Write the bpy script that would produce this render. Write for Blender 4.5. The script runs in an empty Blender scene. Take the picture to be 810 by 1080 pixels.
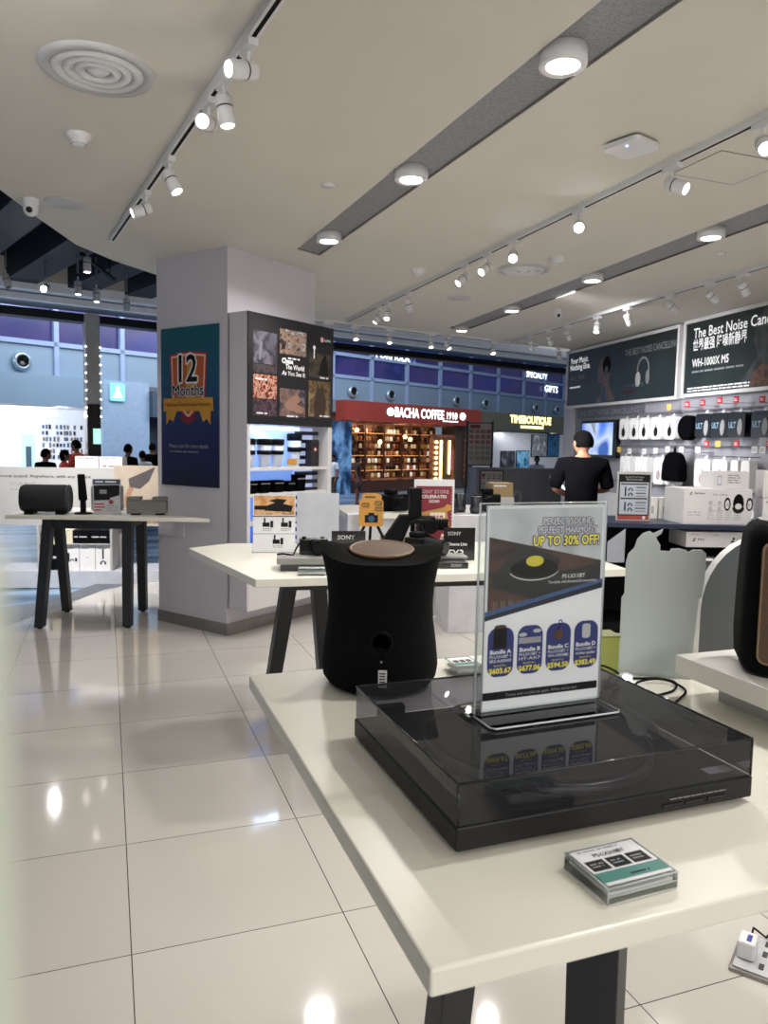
import bpy, bmesh, math, random
from math import sin, cos, pi, radians as R
from mathutils import Vector, Matrix
random.seed(7)
C = bpy.context.scene.collection
V = Vector

# ------------------------------------------------------------------ materials
def lin(h):
    h = h.lstrip('#'); o = []
    for i in (0, 2, 4):
        c = int(h[i:i+2], 16)/255
        o.append(c/12.92 if c <= .04045 else ((c+.055)/1.055)**2.4)
    return (*o, 1)
MATS = {}
def mat(name, col, rough=.5, metal=0, emit=0, var=.06, scale=9, spec=.5, bump=0, ecol=None):
    """Principled material whose colour is varied by a noise texture."""
    if name in MATS: return MATS[name]
    m = bpy.data.materials.new(name); m.use_nodes = True; MATS[name] = m
    nt = m.node_tree; p = nt.nodes['Principled BSDF']
    c = lin(col)
    tc = nt.nodes.new('ShaderNodeTexCoord'); nz = nt.nodes.new('ShaderNodeTexNoise')
    nz.inputs['Scale'].default_value = scale
    nt.links.new(tc.outputs['Object'], nz.inputs['Vector'])
    rp = nt.nodes.new('ShaderNodeValToRGB')
    rp.color_ramp.elements[0].position = .3; rp.color_ramp.elements[1].position = .7
    rp.color_ramp.elements[0].color = tuple(x*(1-var) for x in c[:3])+(1,)
    rp.color_ramp.elements[1].color = tuple(min(1, x*(1+var)) for x in c[:3])+(1,)
    nt.links.new(nz.outputs['Fac'], rp.inputs['Fac'])
    nt.links.new(rp.outputs['Color'], p.inputs['Base Color'])
    p.inputs['Roughness'].default_value = rough; p.inputs['Metallic'].default_value = metal
    p.inputs['Specular IOR Level'].default_value = spec
    if emit:
        p.inputs['Emission Strength'].default_value = emit
        if ecol: p.inputs['Emission Color'].default_value = lin(ecol)
        else: nt.links.new(rp.outputs['Color'], p.inputs['Emission Color'])
    if bump:
        n2 = nt.nodes.new('ShaderNodeTexNoise'); n2.inputs['Scale'].default_value = bump
        nt.links.new(tc.outputs['Object'], n2.inputs['Vector'])
        b = nt.nodes.new('ShaderNodeBump'); b.inputs['Strength'].default_value = .5; b.inputs['Distance'].default_value = .002
        nt.links.new(n2.outputs['Fac'], b.inputs['Height']); nt.links.new(b.outputs['Normal'], p.inputs['Normal'])
    return m
def clear(name, tint, gloss=.12, rough=.02, haze=0):
    """Thin clear sheet: tinted see-through with a glossy skin."""
    m = bpy.data.materials.new(name); m.use_nodes = True; MATS[name] = m
    nt = m.node_tree; nt.nodes.clear()
    o = nt.nodes.new('ShaderNodeOutputMaterial'); t = nt.nodes.new('ShaderNodeBsdfTransparent')
    g = nt.nodes.new('ShaderNodeBsdfGlossy'); mx = nt.nodes.new('ShaderNodeMixShader')
    t.inputs[0].default_value = lin(tint); g.inputs['Roughness'].default_value = rough
    lw = nt.nodes.new('ShaderNodeFresnel'); lw.inputs[0].default_value = 1.3+gloss
    nt.links.new(lw.outputs[0], mx.inputs[0]); nt.links.new(t.outputs[0], mx.inputs[1]); nt.links.new(g.outputs[0], mx.inputs[2])
    if haze:
        d = nt.nodes.new('ShaderNodeBsdfDiffuse'); d.inputs[0].default_value = lin('#b4b4bc'); m2 = nt.nodes.new('ShaderNodeMixShader'); m2.inputs[0].default_value = haze
        nt.links.new(mx.outputs[0], m2.inputs[1]); nt.links.new(d.outputs[0], m2.inputs[2]); mx = m2
    nt.links.new(mx.outputs[0], o.inputs[0]); return m
def ramp_mat(name, cols, scale=6, rough=.5, emit=0, axis=None, lo=0, hi=1, stretch=(1, 1, 1), detail=3, kind='noise'):
    """Several colours spread by a texture, or along one object axis."""
    m = bpy.data.materials.new(name); m.use_nodes = True; MATS[name] = m
    nt = m.node_tree; p = nt.nodes['Principled BSDF']; tc = nt.nodes.new('ShaderNodeTexCoord')
    rp = nt.nodes.new('ShaderNodeValToRGB'); el = rp.color_ramp.elements
    while len(el) < len(cols): el.new(.5)
    for i, c in enumerate(cols):
        el[i].color = lin(c); el[i].position = (i/(len(cols)-1) if axis is not None else .3+.4*i/(len(cols)-1))
    if axis is not None:
        sx = nt.nodes.new('ShaderNodeSeparateXYZ'); mr = nt.nodes.new('ShaderNodeMapRange')
        nt.links.new(tc.outputs['Object'], sx.inputs[0]); nt.links.new(sx.outputs[axis], mr.inputs['Value'])
        mr.inputs['From Min'].default_value = lo; mr.inputs['From Max'].default_value = hi
        nt.links.new(mr.outputs[0], rp.inputs[0])
    else:
        mp = nt.nodes.new('ShaderNodeMapping'); mp.inputs['Scale'].default_value = stretch
        nt.links.new(tc.outputs['Object'], mp.inputs[0])
        if kind == 'noise':
            nz = nt.nodes.new('ShaderNodeTexNoise'); nz.inputs['Scale'].default_value = scale; nz.inputs['Detail'].default_value = detail
            nt.links.new(mp.outputs[0], nz.inputs['Vector']); nt.links.new(nz.outputs['Fac'], rp.inputs[0])
        else:
            nz = nt.nodes.new('ShaderNodeTexVoronoi'); nz.inputs['Scale'].default_value = scale
            nt.links.new(mp.outputs[0], nz.inputs['Vector']); nt.links.new(nz.outputs['Color'], rp.inputs[0])
    nt.links.new(rp.outputs[0], p.inputs['Base Color']); p.inputs['Roughness'].default_value = rough
    if emit:
        nt.links.new(rp.outputs[0], p.inputs['Emission Color']); p.inputs['Emission Strength'].default_value = emit
    return m
def tile_mat():
    m = bpy.data.materials.new('glossy_white_tile'); m.use_nodes = True
    nt = m.node_tree; p = nt.nodes['Principled BSDF']; tc = nt.nodes.new('ShaderNodeTexCoord')
    mp = nt.nodes.new('ShaderNodeMapping'); mp.inputs['Location'].default_value = (-.046+.597*10, -2.046+.597*10, 0)
    nt.links.new(tc.outputs['Object'], mp.inputs[0])
    br = nt.nodes.new('ShaderNodeTexBrick'); br.offset = 0; br.squash = 1
    for k, v in (('Scale', 1), ('Mortar Size', .0016), ('Mortar Smooth', .1), ('Brick Width', .597), ('Row Height', .597), ('Bias', 0)):
        br.inputs[k].default_value = v
    br.inputs['Color1'].default_value = lin('#c6c1b9'); br.inputs['Color2'].default_value = lin('#cbc6be'); br.inputs['Mortar'].default_value = lin('#45403d')
    nt.links.new(mp.outputs[0], br.inputs['Vector'])
    nz = nt.nodes.new('ShaderNodeTexNoise'); nz.inputs['Scale'].default_value = .9; nt.links.new(mp.outputs[0], nz.inputs['Vector'])
    mr = nt.nodes.new('ShaderNodeMapRange'); mr.inputs['To Min'].default_value = .90; mr.inputs['To Max'].default_value = 1.04
    nt.links.new(nz.outputs['Fac'], mr.inputs['Value'])
    mx = nt.nodes.new('ShaderNodeMix'); mx.data_type = 'RGBA'; mx.blend_type = 'MULTIPLY'; mx.inputs[0].default_value = 1
    nt.links.new(br.outputs['Color'], mx.inputs[6]); nt.links.new(mr.outputs[0], mx.inputs[7])
    nt.links.new(mx.outputs[2], p.inputs['Base Color'])
    p.inputs['Roughness'].default_value = .07; p.inputs['Specular IOR Level'].default_value = .75
    return m

white = mat('white_paint', '#d6d3d2', .5, var=.02)
ceilm = mat('ceiling_paint', '#d3cfc5', .75, var=.02, scale=2)
pillm = mat('pillar_paint', '#c9c6cd', .55, var=.02, scale=2)
gray = mat('mid_gray', '#8c8c8e', .5)
lgray = mat('light_gray', '#b9b9ba', .5)
dgray = mat('dark_gray', '#3a3b3d', .5)
black = mat('matte_black', '#070709', .65, spec=.14)
ink = mat('black_ink', '#121214', .6, spec=.25)
gblack = mat('gloss_black', '#08080a', .18)
fabric = mat('black_fabric', '#0a0a0c', .95, var=.35, scale=220, spec=.15, bump=400)
charcoal = mat('charcoal_wood', '#24262a', .45, var=.15, scale=6)
topm = mat('cream_laminate', '#e0ddd0', .3, var=.015, scale=3, spec=.35)
steel = mat('brushed_steel', '#8f8a86', .35, metal=.7)
plasw = mat('white_plastic', '#d9d9da', .4, var=.02)
paper = mat('white_paper', '#e2e3e6', .5, var=.02)
boxw = mat('white_carton', '#dcdada', .45, var=.03)
glow = mat('lamp_glow', '#ffffff', .5, emit=14, ecol='#fff6ea')
glow2 = mat('lamp_glow_soft', '#ffffff', .5, emit=6, ecol='#fff8f0')
glowx = mat('lamp_glow_hot', '#ffffff', .5, emit=40, ecol='#eef3ff')
lensoff = mat('lamp_lens_dim', '#8b8c8e', .2)
signw = mat('lit_white_letters', '#ffffff', .5, emit=2.2, ecol='#eafcff')
signy = mat('lit_yellow_letters', '#fff2a0', .5, emit=2.2, ecol='#fff0a0')
wtxt = mat('white_print', '#e6e6e6', .6)
gtxt = mat('gray_print', '#8d8f92', .6)
yel = mat('yellow_print', '#f0e24a', .5)
navy = mat('navy_print', '#1f2c66', .5)
navyd = mat('navy_laminate', '#1b2340', .3)
red = mat('red_print', '#b0202c', .5)
redd = mat('deep_red_print', '#7d1a2c', .5)
orange = mat('orange_card', '#c48c3a', .5)
brown = mat('brown_print', '#5a3b2c', .6, var=.3, scale=60)
skinm = mat('skin', '#7d5644', .65, spec=.15)
hairm = mat('black_hair', '#020202', .8, var=.3, scale=80, spec=.05)
smoke = clear('smoked_acrylic', '#b4b4be', .16, haze=.025)
acryl = clear('clear_acrylic', '#fafcfc', .10)
acryl_edge = mat('acrylic_edge', '#c6cccd', .1, var=.02)
glassm = clear('window_glass', '#8f9fc4', .2)

# ------------------------------------------------------------------ mesh builder
FONT = {}
def glyphs(s, bold=0):
    k = (s, bold)
    if k not in FONT:
        cu = bpy.data.curves.new('t', 'FONT'); cu.body = s; cu.size = 1; cu.offset = bold; cu.resolution_u = 2
        o = bpy.data.objects.new('t', cu); C.objects.link(o)
        me = bpy.data.meshes.new_from_object(o.evaluated_get(bpy.context.evaluated_depsgraph_get()))
        vs = [tuple(v.co) for v in me.vertices]; fs = [tuple(p.vertices) for p in me.polygons]
        bpy.data.objects.remove(o); bpy.data.curves.remove(cu); bpy.data.meshes.remove(me)
        FONT[k] = (vs, fs)
    return FONT[k]
def rr(x0, x1, z0, z1, r, n=4):
    out = []
    for cx, cz, a in ((x1-r, z0+r, -90), (x1-r, z1-r, 0), (x0+r, z1-r, 90), (x0+r, z0+r, 180)):
        for i in range(n+1):
            t = R(a+90*i/n); out.append((cx+r*cos(t), cz+r*sin(t)))
    return out
class B:
    def __init__(s): s.v = []; s.f = []; s.m = []; s.s = []; s.mats = []; s.T = Matrix()
    def add(s, vs, fs, m, smooth=False):
        if m not in s.mats: s.mats.append(m)
        k = s.mats.index(m); b = len(s.v)
        s.v += [tuple(s.T @ V(v)) for v in vs]
        for f in fs: s.f.append(tuple(b+i for i in f)); s.m.append(k); s.s.append(smooth)
        return s
    def box(s, x0, x1, y0, y1, z0, z1, m):
        vs = [(x, y, z) for x in (x0, x1) for y in (y0, y1) for z in (z0, z1)]
        return s.add(vs, [(0, 1, 3, 2), (4, 6, 7, 5), (0, 4, 5, 1), (2, 3, 7, 6), (0, 2, 6, 4), (1, 5, 7, 3)], m)
    def poly(s, pts, m, y=0): return s.add([(x, y, z) for x, z in pts], [tuple(range(len(pts)))], m)
    def rect(s, x0, x1, z0, z1, m, y=0): return s.poly([(x0, z0), (x1, z0), (x1, z1), (x0, z1)], m, y)
    def disc(s, cx, cz, rx, m, y=0, rz=None, n=20, a0=0, a1=360):
        rz = rz or rx; k = n if a1-a0 == 360 else n+1
        return s.poly([(cx+rx*cos(R(a0+(a1-a0)*i/n)), cz+rz*sin(R(a0+(a1-a0)*i/n))) for i in range(k)], m, y)
    def prism(s, pts, y0, y1, m, m2=None):
        n = len(pts)
        s.add([(x, y0, z) for x, z in pts], [tuple(range(n))], m)
        s.add([(x, y1, z) for x, z in pts], [tuple(range(n-1, -1, -1))], m2 or m)
        return s.add([(x, y0, z) for x, z in pts]+[(x, y1, z) for x, z in pts], [((i+1) % n, i, n+i, n+(i+1) % n) for i in range(n)], m2 or m)
    def zprism(s, pts, z0, z1, m):
        n = len(pts)
        s.add([(x, y, z1) for x, y in pts], [tuple(range(n))], m)
        s.add([(x, y, z0) for x, y in pts], [tuple(range(n-1, -1, -1))], m)
        return s.add([(x, y, z0) for x, y in pts]+[(x, y, z1) for x, y in pts], [(i, (i+1) % n, n+(i+1) % n, n+i) for i in range(n)], m)
    def cyl(s, p0, p1, r0, m, r1=None, n=18, m1=None):
        p0, p1 = V(p0), V(p1); r1 = r0 if r1 is None else r1
        d = (p1-p0).normalized(); a = d.orthogonal().normalized(); b = d.cross(a)
        A = [tuple(p0+(a*cos(2*pi*i/n)+b*sin(2*pi*i/n))*r0) for i in range(n)]
        Z = [tuple(p1+(a*cos(2*pi*i/n)+b*sin(2*pi*i/n))*r1) for i in range(n)]
        s.add(A+Z, [(i, (i+1) % n, n+(i+1) % n, n+i) for i in range(n)], m, True)
        s.add(A, [tuple(range(n-1, -1, -1))], m); return s.add(Z, [tuple(range(n))], m1 or m)
    def lathe(s, prof, m, c=(0, 0, 0), n=32, smooth=True):
        vs = []; fs = []
        for r, z in prof: vs += [(c[0]+max(r, 1e-5)*cos(2*pi*i/n), c[1]+max(r, 1e-5)*sin(2*pi*i/n), c[2]+z) for i in range(n)]
        for k in range(len(prof)-1):
            for i in range(n): j = (i+1) % n; fs.append((k*n+i, k*n+j, k*n+n+j, k*n+n+i))
        return s.add(vs, fs, m, smooth)
    def tube(s, pts, r, m, n=8, r1=None):
        pts = [V(p) for p in pts]; vs = []; fs = []; k = len(pts); up = None
        for i, p in enumerate(pts):
            d = (pts[min(i+1, k-1)]-pts[max(i-1, 0)]).normalized()
            a = d.orthogonal() if up is None else up-d*up.dot(d)
            a.normalize(); up = a; b = d.cross(a)
            q = r if r1 is None else r+(r1-r)*i/(k-1)
            vs += [tuple(p+(a*cos(2*pi*j/n)+b*sin(2*pi*j/n))*q) for j in range(n)]
        for i in range(k-1):
            for j in range(n): l = (j+1) % n; fs.append((i*n+j, i*n+l, i*n+n+l, i*n+n+j))
        fs += [tuple(range(n-1, -1, -1)), tuple(range((k-1)*n, k*n))]
        return s.add(vs, fs, m, True)
    def bar(s, p0, p1, w, d, m, tw=None, td=None, ang=0):
        """square post from p0 to p1 (w x d at p0, tw x td at p1), rotated by ang about z"""
        tw = tw or w; td = td or d; vs = []
        for p, a, b in ((p0, w, d), (p1, tw, td)):
            for x, y in ((-1, -1), (1, -1), (1, 1), (-1, 1)):
                X = x*a/2; Y = y*b/2
                vs.append((p[0]+X*cos(ang)-Y*sin(ang), p[1]+X*sin(ang)+Y*cos(ang), p[2]))
        return s.add(vs, [(3, 2, 1, 0), (4, 5, 6, 7), (0, 1, 5, 4), (1, 2, 6, 5), (2, 3, 7, 6), (3, 0, 4, 7)], m)
    def ball(s, c, r, m, sc=(1, 1, 1), n=12):
        prof = [(r*sin(pi*i/n), -r*cos(pi*i/n)) for i in range(n+1)]
        T = s.T; s.T = T @ Matrix.Translation(c) @ Matrix.Diagonal((*sc, 1)); s.lathe(prof, m, n=2*n); s.T = T; return s
    def text(s, t, x, z, h, m, y=0, w=None, al='L', bold=.012, slant=0):
        if bold > .006 and any(c in t for c in 'MWN'):     # the offset outline breaks these letters: thicken by shifted copies
            for dx, dz in ((bold, 0), (-bold, 0), (0, bold), (0, -bold)): s.text(t, x+dx*h, z+dz*h, h, m, y, w, al, 0, slant)
            return s
        vs, fs = glyphs(t, bold)
        if not vs: return s
        x0 = min(v[0] for v in vs); x1 = max(v[0] for v in vs)
        k = h/.7; kx = k if w is None else w/(x1-x0); W = (x1-x0)*kx
        ox = x-{'L': 0, 'C': W/2, 'R': W}[al]
        return s.add([(ox+(v[0]-x0)*kx+slant*v[1]*k, y, z+v[1]*k) for v in vs], fs, m)
    def lines(s, x0, x1, z0, z1, n, m, y=0, k=.45):
        """rows of fine print too small to read, as thin broken bars"""
        d = (z1-z0)/n
        for i in range(n):
            x = x0; e = x1-(x1-x0)*random.uniform(0, .25)
            while x < e-.1*d:
                l = min(random.uniform(1.2, 4)*d, e-x); s.rect(x, x+l, z1-(i+.5+k/2)*d, z1-(i+.5-k/2)*d, m, y); x += l+.5*d
        return s
    def flush(s, name, parent):
        s.build(name, parent); s.v, s.f, s.m, s.s, s.mats = [], [], [], [], []
    def outlined(s, t, x, z, h, m, mo, y, d, w=None, al='L', bold=.02):
        """letters m with an outline mo of thickness d"""
        for i in range(8): s.text(t, x+d*cos(i*pi/4), z+d*sin(i*pi/4), h, mo, y-i*1e-5, w, al, bold)
        return s.text(t, x, z, h, m, y-2e-4, w, al, bold)
    def build(s, name, parent=None, loc=(0, 0, 0), rot=0, bevel=0, seg=2):
        me = bpy.data.meshes.new(name); me.from_pydata(s.v, [], s.f); me.update()
        for m in s.mats: me.materials.append(m)
        for p, k, sm in zip(me.polygons, s.m, s.s): p.material_index = k; p.use_smooth = sm
        o = bpy.data.objects.new(name, me); C.objects.link(o); o.location = loc; o.rotation_euler = (0, 0, rot)
        if parent: o.parent = parent
        if bevel:
            b = o.modifiers.new('b', 'BEVEL'); b.width = bevel; b.segments = seg; b.limit_method = 'ANGLE'; b.angle_limit = R(40)
            w = o.modifiers.new('w', 'WELD'); w.merge_threshold = 1e-5
            o.modifiers.move(1, 0)
        return o
def tag(o, label, cat, group=None):
    o['label'] = label; o['category'] = cat
    if group: o['group'] = group
    return o
def thing(name, label, cat, loc=(0, 0, 0), rot=0, group=None):
    o = bpy.data.objects.new(name, None); C.objects.link(o); o.location = loc; o.rotation_euler = (0, 0, rot); o.empty_display_size = .05
    return tag(o, label, cat, group)
def struct(o): o['kind'] = 'structure'; return o
def kids(o): return [c for c in bpy.data.objects if c.parent == o]
def dup(root, loc, rot, label, group=None):
    r = root.copy(); C.objects.link(r); r.location = loc; r.rotation_euler = (0, 0, rot); r['label'] = label
    if group: r['group'] = group
    for ch in kids(root):
        c = ch.copy(); C.objects.link(c); c.parent = r
        for g in kids(ch): d = g.copy(); C.objects.link(d); d.parent = c
    return r
ORD = ['first', 'second', 'third', 'fourth', 'fifth', 'sixth', 'seventh', 'eighth', 'ninth', 'tenth', 'eleventh', 'twelfth', 'thirteenth', 'fourteenth']
def frame(o, a):
    """local (x along, y into the surface, z up) of a vertical surface -> world point"""
    return lambda x, y, z: (o[0]+x*cos(a)-y*sin(a), o[1]+x*sin(a)+y*cos(a), z)
WA = R(-97); WALL = frame((6.1, 9.3), WA)             # wall with the posters
PA = R(34.94); PIL = frame((.795, 5.392), PA)          # square pillar
FA = R(27.8); FAC = frame((6.911, 20.96), FA)          # shop fronts across the concourse

# ------------------------------------------------------------------ setting: store
b = B(); b.zprism([(-1.7, -3), (7.4, -3), (7.4, 10), (2.6, 9.3), (1.2, 8.4), (.479, 7.8), (-.036, 7.37), (-.46, 6.54), (-.745, 6.04), (-1.2, 5), (-1.55, 3.5), (-1.7, 1.5)], -.05, 0, tile_mat())
struct(b.build('floor'))
mallfloor = ramp_mat('concourse_carpet', ['#26394e', '#4a6a8a', '#8fabc6', '#33475e'], 1.1, .3, stretch=(.5, 2.2, 1), detail=5)
b = B(); b.box(-16, 26, 3, 32, -.12, -.06, mallfloor); struct(b.build('floor_concourse'))
matm = mat('gray_threshold', '#5c6169', .4, var=.12)
b = B(); b.zprism([(-3, 4), (-1.21, 5), (-.755, 6.04), (-.47, 6.54), (-.046, 7.37), (.47, 7.8), (1.2, 8.42), (2.6, 9.32), (7.4, 10.02), (7.4, 11), (2.2, 10), (.5, 8.5), (-.05, 7.9), (-.5, 7.05), (-.9, 6.85), (-3, 6.6)], -.055, -.015, matm)
struct(b.build('trim_threshold'))
CZ = 2.72
b = B(); b.zprism([(-1.6, -3), (6.5, -3), (6.5, 9.25), (6.078, 8.993), (3.9, 8.6), (2.14, 8.219), (1.1, 7.4), (.399, 6.562), (.07, 6.187), (-.18, 5.794), (-.374, 5.205), (-.523, 4.705), (-.8, 4.0), (-1.15, 2.5), (-1.5, 0)], CZ, CZ+.16, ceilm)
ceil = b.build('ceiling')
SLOT1 = [(1.256, 5.285), (1.45, 5.40), (1.628, 1.941), (1.82, -1.5), (1.56, -1.5), (1.405, 2.031)]
SLOT2 = [(3.68, 8.02), (3.94, 8.14), (3.76, 5.1), (3.62, 3.0), (3.36, -1), (3.09, -1), (3.35, 3.0), (3.52, 5.4)]
def ccw(p): return p if sum(p[i-1][0]*p[i][1]-p[i][0]*p[i-1][1] for i in range(len(p))) > 0 else p[::-1]
cut = []
for sl in (SLOT1, SLOT2):
    c = B().zprism(ccw(sl), CZ-.05, CZ+.05, ceilm).build('cutter'); cut.append(c)
    md = ceil.modifiers.new('slot', 'BOOLEAN'); md.object = c; md.solver = 'EXACT'; md.operation = 'DIFFERENCE'
bpy.context.view_layer.update()
nm = bpy.data.meshes.new_from_object(ceil.evaluated_get(bpy.context.evaluated_depsgraph_get()))
ceil.modifiers.clear(); ceil.data = nm; struct(ceil)
for c in cut: bpy.data.objects.remove(c)
perf = ramp_mat('perforated_panel', ['#747478', '#8c8c90', '#9a9a9e'], 160, .6, kind='noise')
slotk = mat('slot_liner', '#3b3b3e', .6)
for nme, sl in (('trim_slot_near', SLOT1), ('trim_slot_far', SLOT2)):
    b = B(); b.zprism(ccw(sl), CZ+.014, CZ+.049, perf)
    sl2 = ccw(sl)
    for i in range(len(sl2)):                       # dark liner round the recess
        p, q = sl2[i-1], sl2[i]; b.add([(p[0], p[1], CZ+.004), (q[0], q[1], CZ+.004), (q[0], q[1], CZ+.02), (p[0], p[1], CZ+.02)], [(0, 1, 2, 3)], slotk)
    struct(b.build(nme))
# poster wall, its white side column
b = B(); b.box(.1, 9, .0, .12, 0, 2.9, mat('wall_paint', '#c4c3c6', .6, var=.02)); struct(b.build('wall_right', loc=(6.1, 9.3, 0), rot=WA))
b = B(); b.box(.07, .36, -.04, .13, 0, 2.72, pillm); struct(b.build('trim_column', loc=(6.1, 9.3, 0), rot=WA))
pegm = mat('gray_back_panel', '#908f96', .6, var=.04)
b = B(); b.box(.37, 1.98, -.012, -.001, .84, 1.93, mat('header_panel', '#87868d', .6)); b.box(1.99, 5.2, -.012, -.001, .84, 1.93, pegm)
struct(b.build('trim_back_panel', loc=(6.1, 9.3, 0), rot=WA))
# pillar
b = B(); b.box(0, .93, 0, .75, 0, 2.72, pillm); struct(b.build('wall_pillar', loc=(.795, 5.392, 0), rot=PA))
b = B(); b.box(-.008, .938, -.008, .758, 0, .086, steel); struct(b.build('baseboard_pillar', loc=(.795, 5.392, 0), rot=PA))
# wall far side of the store (outside the frame), right end
b = B(); b.box(-1.7, 7.4, -3.1, -3, 0, 2.72, white); struct(b.build('wall_near'))

# ------------------------------------------------------------------ setting: concourse ceiling
dk = mat('dark_soffit', '#17181b', .7); beamm = mat('beam_gray', '#41444a', .7, spec=.2); soff = mat('soffit_gray', '#7d828c', .6)
b = B(); b.zprism([(-9, -2), (12, -2), (16, 14.6), (-9, 11.2)], 3.86, 3.95, dk); struct(b.build('ceiling_concourse'))
ledge = mat('ledge_paint', '#d2d5da', .6, emit=.10); beige = mat('upstand_paint', '#a39d96', .7, emit=.12)  # faint glow stands in for light falling on ledge and upstand
L0, L1 = V((-6, 10.2)), V((14, 16.2)); LA = math.atan2(L1.y-L0.y, L1.x-L0.x)
b = B(); b.box(0, 21, 0, .2, 3.42, 3.55, ledge); b.box(0, 21, .35, .5, 3.34, 3.42, ledge); b.box(0, 21, .18, .28, 3.5, 3.87, beige); b.box(0, 21, .2, 1.5, 3.42, 3.47, soff)
struct(b.build('trim_soffit', loc=(L0.x, L0.y, 0), rot=LA))
b = B(); b.box(0, 21, 1.5, 1.8, 3.27, 3.40, mat('black_edge', '#101114', .6)); struct(b.build('trim_soffit_edge', loc=(L0.x, L0.y, 0), rot=LA))
for i, x in enumerate((3.55, 4.35, 5.15, 5.95, 6.75, 7.6, 8.5, 9.6, 10.7)):
    b = B(); b.box(-.2, .2, -6.2, -.02, 3.5, 3.86, beamm); p = L0+(L1-L0).normalized()*x
    struct(b.build('trim_beam', loc=(p.x, p.y, 0), rot=R(19)))

# ------------------------------------------------------------------ shop fronts across the concourse
FL = (6.911, 20.96, 0)
glz = ramp_mat('purple_glazing', ['#141a44', '#232c70', '#352f60', '#1a2258', '#2c3a80'], .4, .25, emit=.28, stretch=(1, 1, 1.5))
panb = mat('blue_gray_panel', '#7c93a8', .45, var=.05, scale=.6)
mull = mat('mullion_paint', '#8fa3c4', .45)
b = B(); b.box(-14, 16, 0, .1, 2.55, 3.22, panb); struct(b.build('wall_fascia', loc=FL, rot=FA))
MX = [-12.6, -11.2, -8.87, -7.44, -6.0, -4.4, -2.8, -1.16, .41, 2.0, 3.65, 5.32, 7.0, 8.68, 10.25, 11.7, 13.2]
for i, (z0, z1) in enumerate(((3.28, 3.82), (3.9, 4.7), (4.78, 5.6))):
    b = B(); b.box(-14, 16, .04, .06, z0, z1, glz); o = b.build('window_%d' % (i+1), loc=FL, rot=FA); struct(o)
b = B()
for x in MX: b.box(x-.05, x+.05, -.05, .1, 2.6, 5.7, mull)
for z in (3.25, 3.86, 4.74, 5.66): b.box(-14, 16, -.05, .1, z-.045, z+.045, mull)
struct(b.build('trim_mullions', loc=FL, rot=FA))
nzm = mat('nozzle_metal', '#a9bccb', .25, metal=.6)
nz = None
for i, x in enumerate((-9.56, -.4, 1.21, 4.49, 6.15, 9.47, 11.08)):
    lab = 'round silver air nozzle ' + ['far from the rest, above the bright white shop', 'nearest the pillar, above the red coffee sign', 'second from the pillar above the red coffee sign', 'above the end of the red coffee sign', 'just past the red sign, above the menu board', 'above the lit yellow shop letters', 'nearest the poster wall'][i]
    p = FAC(x, -.022, 2.86)
    if nz is None:
        nz = thing('air_nozzle', lab, 'air vent', p, FA, 'round air nozzles on the fascia')
        T = B(); T.T = Matrix.Rotation(R(90), 4, 'X')
        T.lathe([(.0, -.02), (.17, -.02), (.19, .02), (.17, .07), (.13, .10), (.115, .08)], nzm, n=24); T.build('rim', nz)
        T = B(); T.T = Matrix.Rotation(R(90), 4, 'X'); T.lathe([(.0, .055), (.09, .085), (.12, .082)], gblack, n=20); T.build('nozzle_mouth', nz)
    else: dup(nz, p, FA, lab)

# lettering behind the glazing
b = B(); b.text('SPECIALTY', 8.75, 3.98, .2, signw, -.06, w=1.5); tag(b.build('window_lettering', loc=FL, rot=FA), 'white word Specialty on the purple glazing above the yellow letters', 'lettering'); b = B(); b.text('GIFTS', 10.1, 3.52, .24, signw, -.06, w=1.0)
tag(b.build('window_lettering', loc=FL, rot=FA), 'white word Gifts on the purple glazing beside the poster wall', 'lettering'); b = B()
b.text('FORMULA', .55, 3.9, .2, signw, -.06, w=1.5); b.text('12', 2.1, 3.9, .22, mat('dim_letters', '#6d84c8', .5, emit=.5), -.06)
tag(b.build('window_lettering', loc=FL, rot=FA), 'half hidden white lettering on the purple glazing above the red coffee sign', 'lettering')

# coffee shop
t = thing('coffee_shop_sign', 'long red fascia sign with lit white coffee shop letters', 'shop sign', FAC(-1.02, 0, 0), FA)
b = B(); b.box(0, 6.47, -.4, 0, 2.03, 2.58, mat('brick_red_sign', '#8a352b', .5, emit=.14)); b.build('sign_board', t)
b = B(); b.text('BACHA COFFEE', 2.05, 2.2, .28, signw, -.41, w=2.35, bold=.02); b.text('1910', 4.55, 2.22, .22, signw, -.41, w=.55); b.rect(4.35, 5.15, 2.13, 2.16, signw, -.41)
for x in (1.85, 5.4): b.disc(x, 2.33, .16, signw, -.41, rz=.12); b.poly([(x-.1, 2.27), (x-.08, 2.25), (x+.1, 2.39), (x+.08, 2.41)], red, -.415)
b.build('sign_letters', t)
copper = ramp_mat('copper_wood', ['#2a1710', '#5f3424', '#8f5c40', '#3a2016'], 3, .4, emit=.22)  # both copper woods glow faintly in place of lamplight on them
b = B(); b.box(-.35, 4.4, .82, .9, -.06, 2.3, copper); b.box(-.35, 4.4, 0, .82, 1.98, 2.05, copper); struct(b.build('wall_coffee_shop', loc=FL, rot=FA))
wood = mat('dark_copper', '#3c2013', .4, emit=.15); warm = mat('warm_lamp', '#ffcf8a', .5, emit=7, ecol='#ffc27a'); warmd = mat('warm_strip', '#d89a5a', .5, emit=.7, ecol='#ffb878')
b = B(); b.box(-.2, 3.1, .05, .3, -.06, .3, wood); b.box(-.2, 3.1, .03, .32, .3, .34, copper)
tag(b.build('shop_counter', loc=FL, rot=FA), 'dark wooden counter under the shelves of the coffee shop', 'counter')
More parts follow.
